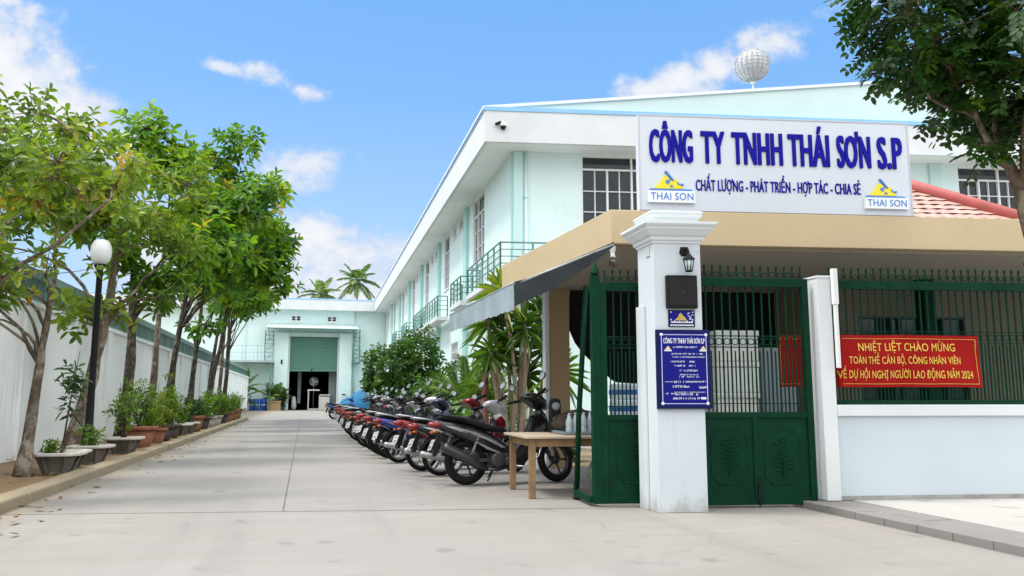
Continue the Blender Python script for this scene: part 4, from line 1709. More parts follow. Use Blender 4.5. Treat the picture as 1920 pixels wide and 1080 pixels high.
M_plas = mat('clear_plastic_bottle', (.42, .50, .53), .12, .15, 9, spec=.8)
rnd = random.Random(5)
t = thing('drinks_tray', 'shallow grey tray of empty bottles on the wooden table', 'tray', on_table(.48, .22))
b = MB()
b.sqlathe([(.0, 0.0005), (.015, .012), (.02, .035), (.012, .035), (.0, .015), (-.1, .012)], .62, .50)
b.build('tray_body', mat('blue_grey_tray', (.20, .26, .30), .4, .1, 5), t, SK)
bp = [(.08, .10), (.16, .13), (.25, .09), (.34, .14), (.42, .09), (.50, .15), (.12, .28), (.30, .30), (.47, .29)]
bl_ = ['clear plastic bottle at the front left corner of the tray', 'clear bottle second from the left in the front row on the tray', 'clear bottle in the middle of the tray front', 'clear bottle with a pale cap right of the tray middle', 'fourth clear bottle along the tray front', 'clear bottle at the front right end of the tray',
       'clear bottle at the back left of the tray', 'clear bottle at the back middle of the tray', 'clear bottle at the back right of the tray']
for i, (s, d) in enumerate(bp):
    bt = thing('plastic_bottle', bl_[i], 'bottle', on_table(.48 + s, .22 + d) + Vector((0, 0, .016)), 0, 'empty bottles on the tray')
    h = rnd.uniform(.9, 1.1)
    b = MB()
    b.lathe([(0, 0), (.03, 0), (.033, .01), (.033, .06), (.029, .075), (.033, .09), (.033, .14), (.028, .165), (.013, .20), (.012, .215), (0, .215)], (0, 0, 0), 14)
    for v in range(len(b.v)):
        b.v[v] = (b.v[v][0], b.v[v][1], b.v[v][2] * h)
    b.build('bottle_body', M_plas, bt)
    b = MB()
    b.lathe([(0, .212 * h), (.014, .212 * h), (.014, .232 * h), (0, .234 * h)], (0, 0, 0), 10)
    b.build('cap', mat('pale_blue_cap', (.35, .5, .62), .4, .1, 9), bt)
t = thing('brown_sack', 'slumped brown sack behind the bottles on the table', 'sack', on_table(.55, .80))
b = MB()
b.loft([(-.05, .085, .06, .085), (.04, .12, .12, .118), (.16, .16, .14, .158), (.30, .17, .14, .168), (.42, .15, .13, .148), (.52, .11, .10, .108), (.57, .08, .05, .06)], 14, 0, 2.6)
rs = np.random.default_rng(3)
b.v = [(x + .016 * math.sin(z * 40 + y * 9) + rs.normal() * .006, y + .014 * math.sin(x * 34 + 1) + rs.normal() * .006, max(.001, z * .86 + .02 * math.sin(x * 27 + y * 16) + rs.normal() * .006)) for x, y, z in b.v]
b.build('sack_body', mat('brown_sack_cloth', (.07, .055, .042), .9, .6, 11, .6, 24, spec=.1), t)
t = thing('amber_bag', 'small amber plastic bag at the right end of the tray', 'bag', on_table(1.12, .38))
b = MB()
b.loft([(0, .04, .03, .038), (.05, .075, .07, .073), (.12, .085, .075, .083), (.18, .06, .06, .058), (.22, .05, .02, .03)], 12, 0, 2.2)
b.build('bag_body', mat('amber_plastic', (.33, .15, .035), .35, .35, 14, .3, 40), t)
t = thing('black_speaker', 'small upright black loudspeaker behind the bottles on the table', 'speaker', on_table(.50, .955))
b = MB()
b.prism([(0, 0), (.13, 0), (.13, .36), (.12, .41), (.09, .43), (.04, .43), (.01, .41), (0, .36)], -.06, .06, 'Y')
b.build('housing', M_blk, t, SK, bevel=.01)
b = MB()
b.lathe([(0, -.004), (.045, -.004), (.055, .001), (0, .001)], (.065, -.062, .33), 20, 0, 'Y')
b.lathe([(0, -.004), (.035, -.004), (.045, .001), (0, .001)], (.065, -.062, .16), 20, 0, 'Y')
b.build('cone', mat('grey_speaker_cone', (.16, .19, .22), .3, .2, 8), t, SK)
for i in range(3):
    t = thing('drinks_pack', ['lowest', 'middle', 'top'][i] + ' shrink wrapped blue drinks pack behind the gate leaf', 'pack', on_table(1.25, .62) + Vector((0, 0, .001 + .205 * i)), 0, 'drinks packs on the table')
    b = MB()
    b.box((0, 0, 0), (.42, .28, .20))
    b.build('wrap', mat('pale_pack_wrap', (.52, .60, .70), .3, .1, 8), t, SK, bevel=.02)
    b = MB()
    b.box((-.004, -.004, .06), (.424, .284, .13))
    b.build('band', mat('blue_pack_band', (.03, .10, .42), .35, .2, 8), t, SK, bevel=.012)
t = thing('green_bag', 'white and green plastic bag lying under the wooden table', 'bag', (3.42, 9.5, .30))
t.location.z = .008
b = MB()
b.loft([(0, .10, .05, .09), (.06, .15, .11, .148), (.16, .165, .13, .163), (.26, .13, .10, .128), (.30, .10, .03, .05)], 12, 0, 2.4)
for v in range(len(b.v)):
    p = b.v[v]
    b.v[v] = (p[0], p[1], p[2] * 1.25)
b.build('bag_body', mat('white_green_plastic', (.38, .50, .36), .45, .45, 7, .3, 20), t)

# ------------------------------------------------------------------ grey awning over the motorbikes
t = thing('grey_awning', 'faded grey fabric awning sloping from the beige canopy over the motorbikes', 'awning', (2.25, 8.6, 0))
n = 16
def aw(f, g_):
    """f along the driveway, g_ from the canopy edge (0) to the outer edge (1)"""
    y = 8.72 + f * 4.25
    xi = 3.40 - .30 * f
    z0_ = 2.93
    x = xi + (2.25 - xi) * g_
    z = z0_ + (2.44 + .05 * f - z0_) * g_ - .05 * math.sin(PI * g_) * (1 + .3 * math.sin(f * 20))
    return (x, y - .15 * (1 - f) * (1 - g_), z)
b = MB()
vs, fs = [], []
m_ = 11
for i in range(n + 1):
    for j in range(m_):
        vs.append(aw(i / n, j / (m_ - 1)))
k0 = len(vs)
vs += [(x, y, z - .006) for x, y, z in vs]
for i in range(n):
    for j in range(m_ - 1):
        a = i * m_ + j
        fs.append((a, a + m_, a + m_ + 1, a + 1))
        fs.append((k0 + a, k0 + a + 1, k0 + a + m_ + 1, k0 + a + m_))
b.add(vs, fs, 0, True)
M_awn = mat('charcoal_awning', (.022, .028, .032), .9, .15, 2, .1, 60)
ob = b.build('sheet', M_awn, t)
ob.location = (-2.25, -8.6, 0)
b = MB()
vs, fs = [], []
for i in range(4 * n + 1):
    f = i / (4 * n)
    p = aw(f, 1)
    hh = .31 - .03 * f + .008 * math.sin(i * 1.9)
    for j in range(5):
        g_ = j / 4
        vs.append((p[0] - .012 + .014 * g_ * math.sin(f * 34 + .5), p[1], p[2] + .004 - hh * g_))
k0 = len(vs)
vs += [(x + .005, y, z) for x, y, z in vs]
for i in range(4 * n):
    for j in range(4):
        a = i * 5 + j
        fs.append((a, a + 1, a + 6, a + 5))
        fs.append((k0 + a, k0 + a + 5, k0 + a + 6, k0 + a + 1))
b.add(vs, fs, 0, True)
ob = b.build('valance', mat('faded_grey_valance', (.26, .33, .37), .85, .18, 2.2, .1, 60, streak=.35, streakcol=(.14, .16, .16)), t)
ob.location = (-2.25, -8.6, 0)
b = MB()
b.tube([aw(i / 8, 1.0) for i in range(9)], .018, 8)
for f in (0.0, .5, 1.0):
    p, q = Vector(aw(f, 0)), Vector(aw(f, 1))
    b.tube([p + Vector((0, 0, -.02)), q + Vector((0, 0, -.02))], .014, 8)
ob = b.build('awning_frame', M_grey, t)
ob.location = (-2.25, -8.6, 0)
b = MB()
vs, fs = [], []
for i in range(13):
    g_ = i / 12
    p = aw(0, g_)
    for k in range(4):
        f = k / 3
        vs.append((p[0], p[1] - .012 + .010 * math.sin(i * 1.4 + k), p[2] + .012 - f * (.05 + .23 * g_ ** .8)))
k0 = len(vs)
vs += [(x, y + .006, z) for x, y, z in vs]
for i in range(12):
    for k in range(3):
        a = i * 4 + k
        fs.append((a, a + 1, a + 5, a + 4))
        fs.append((k0 + a, k0 + a + 4, k0 + a + 5, k0 + a + 1))
b.add(vs, fs, 0, True)
ob = b.build('side_flap', M_awn, t)
ob.location = (-2.25, -8.6, 0)

# ------------------------------------------------------------------ parked motorbikes
M_tyre = mat('tyre_rubber', (.012, .012, .0125), .85, .3, 12, .2, 120, spec=.15)
M_seat = mat('black_vinyl_seat', (.008, .008, .009), .6, .25, 8, .1, 90, spec=.25)
M_eng = mat('dark_engine_metal', (.07, .07, .072), .45, .35, 14, metal=.6)
M_alu = mat('brushed_alloy', (.42, .42, .43), .42, .3, 14, metal=.85)
M_silp = mat('silver_paint', (.36, .37, .39), .3, .08, 6, metal=.5)
M_wst = mat('white_bike_paint', (.60, .61, .63), .25, .05, 5, coat=.5)
M_tail = mat('red_tail_lens', (.20, .004, .006), .25, .2, 9, spec=.5)
M_amb = mat('amber_lens', (.42, .10, .015), .3, .1, 9, spec=.7)
M_plate = mat('white_number_plate', (.52, .53, .52), .4, .05, 9)
M_ink = mat('plate_ink', (.03, .03, .035), .6, .1, 9)
M_mirr = mat('mirror_glass', (.80, .83, .86), .05, .04, 4, metal=1.0)
M_headl = mat('clear_headlamp', (.50, .55, .58), .08, .2, 9, spec=.9)


def paintm(name, col, metal=.15):
    return mat(name, col, .30, .2, 5, metal=metal, coat=.35, fine=.12)


P_black = paintm('gloss_black_paint', (.010, .010, .011))
P_red = paintm('wine_red_paint', (.22, .010, .014))
P_bred = paintm('bright_red_paint', (.42, .015, .015))
P_blue = paintm('royal_blue_paint', (.015, .035, .22))
P_cyan = paintm('strong_blue_paint', (.01, .10, .42))
P_dgrey = paintm('graphite_paint', (.045, .047, .05), .4)
P_navy = paintm('navy_paint', (.015, .02, .06))
P_green = paintm('deep_green_paint', (.012, .06, .045))
RW = .285
STEER = Matrix.Translation((1.0, 0, .85)) @ Matrix.Rotation(R(20), 4, Vector((-.37, 0, .93))) @ Matrix.Translation((-1.0, 0, -.85))

HEAD = Matrix.Translation((-.02, 0, .045)) @ STEER @ Matrix.Translation((1.0, 0, 1.0)) @ Matrix.Scale(1.10, 4) @ Matrix.Translation((-1.0, 0, -1.0))


def wheel(parent, name, c, spokes, tr, M):
    b = MB()
    b.torus((c, 0, RW), RW - tr, tr, 'Y', 36, 10, sq=1.05)
    wo_ = b.build(name, M_tyre, parent, M)
    b = MB()
    r0 = RW - 2 * tr + .008
    b.rings([[(c + (r0 + dr) * math.cos(a), y, RW + (r0 + dr) * math.sin(a)) for dr, y in ((0, -.032), (.016, -.034), (.004, 0), (.016, .034), (0, .032), (-.014, .012), (-.014, -.012))] for a in [2 * PI * i / 36 for i in range(36)]], 0, False, True, True)
    for k in range(spokes):
        a = 2 * PI * k / spokes
        if spokes > 10:
            a2 = a + .35 * (1 if k % 2 else -1)
            b.tube([(c + .04 * math.cos(a2), .03 * (1 if k % 4 < 2 else -1), RW + .04 * math.sin(a2)), (c + (r0 - .01) * math.cos(a), 0, RW + (r0 - .01) * math.sin(a))], .0035, 4, caps=False)
        else:
            b.tube([(c + .03 * math.cos(a), 0, RW + .03 * math.sin(a)), (c + r0 * .55 * math.cos(a + .10), 0, RW + r0 * .55 * math.sin(a + .10)), (c + (r0 - .005) * math.cos(a + .04), 0, RW + (r0 - .005) * math.sin(a + .04))], [.020, .012, .014], 6)
    b.lathe([(0, -.055), (.035, -.055), (.055, -.035), (.055, .035), (.035, .055), (0, .055)], (c, 0, RW), 16, 0, 'Y')
    b.build('rim', M_alu, wo_, M)
    return wo_


def moped(kind):
    big = kind == 'scooter'
    t = thing('motorbike', 'parked motorbike', 'motorbike', (0, 0, 0), 0, 'motorbikes parked in a row beside the driveway')
    tr = .052 if big else .040
    wheel(t, 'rear_wheel', 0.0, 5 if big else 6, tr, None)
    wheel(t, 'front_wheel', 1.22, 5 if big else 6, tr * .92, STEER)
    b = MB()
    b.loft([(-.44, .775, .03, .028), (-.35, .755, .075, .058), (-.18, .705, .112, .088), (.02, .635, .130, .112), (.2, .555, .135, .125), (.36, .48, .12, .120), (.50, .41, .10, .095), (.60, .36, .07, .06)], 14, 0, 2.8)
    b.build('tail_body', P_black, t)
    b = MB()
    for sd in (-1, 1):
        for poly, off in ((((-.30, .735), (-.12, .705), (.10, .64), (.32, .545), (.50, .45), (.45, .447), (.22, .56), (.02, .63), (-.10, .655), (-.20, .695)), .130),
                          (((.10, .53), (.26, .46), (.44, .385), (.43, .37), (.24, .435)), .132)):
            pts = []
            for x, z in poly:
                f = 1 - max(0, (-x - .05)) * 1.15 - max(0, x - .25) * .35
                pts.append((x, sd * (off * f + .008), z))
            inner = [(x, y - sd * .012, z) for x, y, z in pts]
            n = len(pts)
            idx = tuple(range(n))
            b.add(pts + inner, [idx if sd < 0 else tuple(reversed(idx))] + [(i, (i + 1) % n, n + (i + 1) % n, n + i) for i in range(n)])
    b.build('side_stripe', M_silp, t)
    b = MB()
    b.loft([(-.38, .835, .04, .016), (-.32, .84, .075, .026), (-.14, .825, .112, .040), (.04, .79, .126, .046), (.18, .735, .124, .042), (.34, .695, .105, .042), (.48, .675, .078, .036), (.55, .66, .04, .02)], 14, 0, 3)
    b.build('seat', M_seat, t)
    b = MB()
    b.tube([(-.02, -.135, .79), (-.22, -.12, .845), (-.40, -.08, .875), (-.44, 0, .88), (-.40, .08, .875), (-.22, .12, .845), (-.02, .135, .79)], .013, 8)
    b.build('grab_rail', M_alu if not big else M_blk, t)
    # centre spine, leg shield, front cowl
    b = MB()
    b.loft([(.44, .42, .085, .10), (.56, .355, .09, .10), (.70, .37, .095, .10), (.82, .50, .10, .095), (.90, .66, .10, .08), (.95, .82, .09, .06)], 12, 0, 3)
    b.build('spine', M_blk, t)
    b = MB()
    for sd in (-1, 1):
        prof = [(.50, .30), (.62, .245), (.76, .26), (.90, .42), (1.0, .60), (1.05, .78), (1.0, .88), (.93, .86), (.90, .70), (.80, .52), (.68, .42), (.56, .40)]
        yo = [.10, .125, .165, .20, .205, .185, .15, .145, .19, .19, .15, .11]
        n = len(prof)
        vs = [(x, sd * (y + .006), z) for (x, z), y in zip(prof, yo)] + [(x, sd * (y - .012), z) for (x, z), y in zip(prof, yo)]
        cx, cz = sum(p[0] for p in prof) / n, sum(p[1] for p in prof) / n
        vs += [(cx, sd * .19, cz), (cx, sd * .165, cz)]
        fs = []
        for i in range(n):
            j = (i + 1) % n
            fs += [(i, j, 2 * n) if sd < 0 else (j, i, 2 * n), (n + j, n + i, 2 * n + 1) if sd < 0 else (n + i, n + j, 2 * n + 1), (i, n + i, n + j, j)]
        b.add(vs, fs, 0, True)
    b.build('leg_shield', P_black, t)
    b = MB()
    b.loft([(1.10, .52, .035, .03), (1.10, .62, .10, .05), (1.075, .74, .145, .06), (1.035, .85, .14, .06), (.99, .93, .10, .045)], 12, 0, 2.6)
    b.build('front_cowl', P_black, t)
    # steered parts
    b = MB()
    b.loft([(1.13, .93, .05, .035), (1.09, .96, .105, .065), (1.01, 1.0, .135, .075), (.93, 1.035, .13, .06), (.85, 1.04, .10, .04), (.80, 1.03, .05, .02)], 14, 0, 2.6)
    b.build('handlebar_cowl', P_black, t, HEAD)
    b = MB()
    b.loft([(1.145, .905, .03, .02), (1.148, .935, .08, .034), (1.115, .985, .09, .03), (1.09, 1.01, .06, .012)], 12)
    b.build('headlight', M_headl, t, HEAD)
    b = MB()
    b.tube([(.88, -.36, 1.055), (.92, -.22, 1.045), (.95, 0, 1.02), (.92, .22, 1.045), (.88, .36, 1.055)], .012, 8)
    for sd in (-1, 1):
        b.tube([(.877, sd * .375, 1.057), (.905, sd * .25, 1.05)], .019, 8)
        b.tube([(.94, sd * .21, 1.05), (.965, sd * .28, 1.05), (.935, sd * .36, 1.055)], .007, 6)
        b.lathe([(0, -.03), (.02, -.03), (.02, .03), (0, .03)], (.925, sd * .205, 1.05), 8, 0, 'Y')
    b.build('handlebar', M_blk, t, HEAD)
    for sd in (-1, 1):
        b = MB()
        b.tube([(.925, sd * .235, 1.06), (.93, sd * .255, 1.13), (.91, sd * .30, 1.20)], .007, 6)
        mo = b
        rg = []
        for xx, sc in ((0, 1.0), (.012, 1.0), (.035, .6), (.04, .02)):
            rg.append([(.90 + xx, sd * .31 + sc * .062 * math.cos(2 * PI * k / 16), 1.232 + sc * .042 * math.sin(2 * PI * k / 16) + .012 * sd * math.cos(2 * PI * k / 16)) for k in range(16)])
        b.rings(rg, 0, True, True)
        mr = b.build('mirror', M_blk, t, HEAD)
        b = MB()
        rg = [(.898, sd * .31 + .056 * math.cos(2 * PI * k / 16), 1.232 + .036 * math.sin(2 * PI * k / 16) + .012 * sd * math.cos(2 * PI * k / 16)) for k in range(16)]
        b.add(rg, [tuple(reversed(range(16)))])
        b.build('mirror_glass', M_mirr, mr, HEAD)
    b = MB()
    for sd in (-1, 1):
        b.tube([(1.03, sd * .075, .80), (1.13, sd * .078, .55)], .020, 8)
        b.tube([(1.13, sd * .078, .55), (1.22, sd * .078, RW)], .027, 8)
    b.bar((1.02, -.09, .80), (1.02, .09, .80), .05)
    b.build('fork', M_eng if big else M_alu, t, STEER)
    def arc(c, r, a0, a1, hw, n=14):
        bb = MB()
        rg = []
        for i in range(n + 1):
            a = R(a0 + (a1 - a0) * i / n)
            tp = .65 + .35 * math.sin(PI * i / n)
            rg.append([(c + rr * math.cos(a), y, RW + rr * math.sin(a)) for rr, y in ((r - .03, -hw * tp), (r + .002, -hw * tp * .92), (r + .018, 0), (r + .002, hw * tp * .92), (r - .03, hw * tp), (r + .004, 0))])
        bb.rings(rg, 0, True, True)
        return bb
    b = arc(1.22, RW + .03, 15, 165, .065)
    b.build('front_mudguard', P_black, t, STEER)
    b = arc(0, RW + .035, 70, 165, .075)
    b.prism([(-.30, .62), (-.36, .66), (-.44, .45), (-.43, .36), (-.40, .36), (-.36, .50)], -.06, .06, 'Y')
    b.build('rear_mudguard', M_blk, t)
    b = MB()
    rot = Matrix.Rotation(R(24), 3, 'Y')
    b.obox((-.455, 0, .50), (.004, .095, .07), rot)
    pt = b.build('number_plate', M_plate, t)
    b = MB()
    rr = random.Random(4)
    for row in (0, 1):
        for k in range(4 if row == 0 else 5):
            yy = -.07 + (.14 / (4 if row == 0 else 5)) * (k + .5)
            cc = Vector((-.455, 0, .50)) + rot @ Vector((-.0045, yy, .032 - .064 * row))
            hh, ww = .021, .011
            for (dy, dz, hy, hz) in ((-ww * .8, 0, .0025, hh), (ww * .8, 0, .0025, hh), (0, hh, ww * .8, .0025), (0, -hh, ww * .8, .0025), (0, 0, ww * .8, .0025)):
                if rr.random() < .68:
                    b.obox(cc + rot @ Vector((0, dy, dz)), (.0006, hy, hz), rot)
    b.build('plate_marking', M_ink, pt)
    b = MB()
    b.loft([(-.49, .775, .02, .016), (-.465, .755, .05, .034), (-.41, .748, .070, .044), (-.34, .752, .078, .040), (-.25, .765, .06, .015)], 12, 0, 3)
    b.build('tail_light', M_tail, t)
    b = MB()
    for sd in (-1, 1):
        b.loft([(-.45, .66, .010, .010), (-.43, .66, .018, .018), (-.39, .66, .014, .014)], 10, 0, 2, sd * .095)
    b.build('indicator', M_amb, t)
    # running gear
    b = MB()
    b.box((.30, -.10, .20), (.54, .10, .38))
    b.lathe([(0, -.145), (.085, -.145), (.10, -.125), (.10, .13), (.085, .15), (0, .15)], (.40, 0, .29), 18, 0, 'Y')
    b.lathe([(0, -.135), (.06, -.135), (.07, -.12), (.07, .10), (0, .10)], (.55, 0, .27), 14, 0, 'Y')
    for k in range(6):
        b.box((.58 + .03 * k, -.065, .22), (.595 + .03 * k, .065, .35))
    b.box((.58, -.045, .24), (.78, .045, .33))
    b.build('engine', M_eng, t, bevel=.006)
    b = MB()
    b.bar((-.02, -.085, RW), (.40, -.085, .31), .03, .045)
    b.bar((-.02, .085, RW), (.40, .085, .31), .035, .07)
    b.build('swingarm', M_eng, t)
    b = MB()
    for sd in (-1, 1):
        b.tube([(.02, sd * .112, .30), (.16, sd * .118, .63)], .010, 8)
        pts = [Vector((.045, sd * .113, .36)).lerp(Vector((.14, sd * .117, .58)), i / 60) + Vector((.022 * math.cos(i * 1.05), .022 * math.sin(i * 1.05), 0)) for i in range(61)]
        b.tube(pts, .005, 4)
    b.build('shock_absorber', M_alu, t)
    b = MB()
    if big:
        b.tube([(.56, -.12, .22), (.38, -.15, .17), (.22, -.165, .19)], .019, 8)
        b.tube([(.24, -.165, .185), (.16, -.17, .22), (.10, -.175, .25), (-.02, -.18, .315), (-.30, -.185, .455), (-.335, -.185, .472)], [.026, .045, .058, .064, .064, .052], 16)
        b.lathe([(0, -.001), (.030, -.001), (.030, .001), (0, .001)], (-.336, -.185, .472), 14, 0, 'X')
        b.build('exhaust', mat('dark_muffler', (.06, .06, .06), .35, .25, 9, metal=.7), t)
    else:
        b.tube([(.56, -.11, .20), (.38, -.13, .165), (.20, -.14, .19)], .015, 8)
        b.tube([(.21, -.14, .19), (.15, -.142, .205), (.02, -.146, .235), (-.34, -.155, .325), (-.365, -.155, .33)], [.018, .036, .046, .046, .03], 14)
        b.build('exhaust', M_alu, t)
    b = MB()
    for sd in (-1, 1):
        b.tube([(.48, sd * .10, .23), (.48, sd * .30, .235)], .013, 8)
        b.tube([(.20, sd * .12, .36), (.20, sd * .25, .365)], .012, 8)
    b.build('footrest', M_blk, t)
    b = MB()
    b.tube([(.42, .10, .24), (.36, .22, .06), (.35, .245, .045)], .012, 8)
    b.build('side_stand', M_eng, t)
    b = MB()
    b.tube([(.36, -.08, .22), (.26, -.14, .10), (.24, -.17, .09)], .012, 6)
    b.build('centre_stand', M_eng, t)
    b = MB()
    b.tube([(.62, -.17, .22), (.74, -.20, .20), (.92, -.215, .33), (.99, -.20, .52)], .011, 8)
    b.tube([(.62, .17, .22), (.74, .20, .20), (.92, .215, .33), (.99, .20, .52)], .011, 8)
    b.build('crash_bar', M_silp, t)
    return t


proto = {'scooter': moped('scooter'), 'underbone': moped('underbone')}
kids = {k: kidmap(v) for k, v in proto.items()}
usedp = set()


def recolour(o, table):
    def rec(a):
        base = a.name.split('.')[0]
        if base in table and a.type == 'MESH':
            a.material_slots[0].link = 'OBJECT'
            a.material_slots[0].material = table[base]
        for ch in [x for x in a.children]:
            rec(ch)
    rec(o)


bikes = [  # kind, x, y, heading, lean, body, stripe, head, shield, rim, label
    ('scooter', 2.08, 10.62, 3.0, -6, P_black, M_silp, P_black, P_black, M_eng, 'black scooter with silver flank stripes and a fat black muffler, nearest to the wooden table'),
    ('underbone', 1.95, 11.95, 11.0, -8, P_black, M_wst, M_wst, P_red, M_alu, 'black motorbike with white head and wine red leg shield, second from the table'),
    ('underbone', 1.80, 12.80, 15.0, -5, P_red, M_wst, P_red, P_dgrey, M_alu, 'wine red motorbike with white flank stripes, third from the table'),
    ('underbone', 1.62, 14.45, 21.0, -8, P_blue, M_silp, P_navy, P_navy, M_alu, 'royal blue motorbike with bright six spoke wheels, fourth from the table'),
    ('underbone', 1.55, 15.60, 17.0, -6, P_black, M_silp, M_wst, P_navy, M_eng, 'black motorbike with silver stripes and navy shield, just beyond the royal blue one'),
    ('scooter', 1.50, 16.55, 22.0, -9, P_dgrey, P_dgrey, P_black, P_black, M_eng, 'plain graphite scooter, second beyond the royal blue motorbike'),
    ('underbone', 1.47, 17.75, 14.0, -6, P_black, P_red, M_wst, P_black, M_alu, 'black motorbike with wine red flank stripes and a white head'),
    ('underbone', 1.40, 19.2, 24.0, -7, P_dgrey, M_wst, P_dgrey, P_black, M_alu, 'graphite motorbike with white stripes in the middle of the row'),
    ('scooter', 1.44, 20.4, 19.0, -8, P_navy, M_silp, M_wst, P_navy, M_eng, 'navy scooter with silver stripes and a white head'),
    ('underbone', 1.38, 22.0, 12.0, -5, P_black, P_black, P_black, P_dgrey, M_alu, 'plain black motorbike with graphite shield beyond the navy scooter'),
    ('underbone', 1.42, 23.3, 20.0, -8, P_red, M_silp, M_wst, P_black, M_alu, 'wine red motorbike with silver stripes and white head far along the row'),
    ('underbone', 1.40, 25.2, 16.0, -7, P_dgrey, P_bred, P_black, P_red, M_alu, 'graphite motorbike with bright red stripes and wine red shield far along the row'),
    ('scooter', 1.47, 26.8, 23.0, -6, P_black, M_wst, M_wst, P_green, M_alu, 'black scooter with deep green shield, third from the far end of the row'),
    ('underbone', 1.45, 29.0, 18.0, -8, P_black, M_silp, P_black, P_black, M_alu, 'black motorbike with silver stripes and black head, second from the far end of the row'),
    ('underbone', 1.50, 31.2, 14.0, -7, P_black, P_bred, P_dgrey, P_black, M_alu, 'black motorbike with bright red stripes, last of the row before the lone blue scooter'),
    ('scooter', 1.42, 43.6, 14.0, -6, P_cyan, P_cyan, P_cyan, P_cyan, M_eng, 'strong blue scooter standing alone beyond the far end of the row')]
for kind, x, y, hd, ln, body, stripe, head, shield, rim, lb in bikes:
    if kind not in usedp:
        o = proto[kind]
        usedp.add(kind)
    else:
        o = copy_tree(proto[kind], kids[kind])
    o.location = (x, y, .004)
    o.rotation_euler = (R(ln), 0, R(hd))
    k_ = 1 + .035 * math.sin(y * 7.3)
    o.scale = (k_, k_, k_ * (1 + .02 * math.sin(y * 3.1)))
    o['label'] = lb
    recolour(o, {'tail_body': body, 'side_stripe': stripe, 'handlebar_cowl': head, 'front_cowl': head if head is M_wst else shield, 'leg_shield': shield, 'front_mudguard': body, 'rim': rim})

# ------------------------------------------------------------------ trees, shrubs, pots, lamp
M_bark = barkmat('mottled_bark', (.20, .155, .11), (.36, .31, .25), (.075, .056, .042))
M_barkd = barkmat('dark_bark', (.085, .066, .05), (.19, .165, .135), (.030, .024, .019))
M_leafA = leafmat('broad_tree_leaf', [(0, (.02, .06, .008)), (.35, (.05, .14, .014)), (.62, (.11, .25, .02)), (.86, (.24, .38, .03)), (.97, (.32, .34, .035)), (1, (.36, .30, .035))], .50, .40)
M_leafB = leafmat('yellowing_tree_leaf', [(0, (.05, .10, .012)), (.4, (.11, .20, .02)), (.68, (.19, .29, .03)), (.86, (.30, .33, .035)), (.95, (.38, .31, .035)), (1, (.40, .21, .03))], .42, .40)
M_leafD = leafmat('deep_green_leaf', [(0, (.014, .042, .008)), (.5, (.028, .085, .012)), (.85, (.06, .15, .018)), (1, (.13, .24, .025))], .30, .34)
M_leafM = leafmat('mid_green_bush_leaf', [(0, (.02, .06, .008)), (.5, (.05, .13, .015)), (.85, (.11, .22, .02)), (1, (.20, .30, .03))], .34, .36)
M_leafS = leafmat('light_shrub_leaf', [(0, (.05, .11, .015)), (.5, (.11, .21, .025)), (.85, (.19, .30, .035)), (1, (.28, .33, .05))], .36, .42)
M_palm = leafmat('palm_leaf', [(0, (.03, .08, .012)), (.5, (.075, .165, .022)), (.85, (.15, .26, .035)), (1, (.32, .33, .06))], .34, .38)


def limb(b, pts, r0, r1, n=7):
    m_ = len(pts)
    b.tube(pts, [r0 + (r1 - r0) * i / (m_ - 1) for i in range(m_)], n)


def curve(p, q, rng, sag=.12, n=6):
    p, q = np.array(p), np.array(q)
    L = np.linalg.norm(q - p)
    off = rng.normal(size=3) * sag * L
    return [tuple(p + (q - p) * t + off * math.sin(PI * t)) for t in [i / (n - 1) for i in range(n)]]


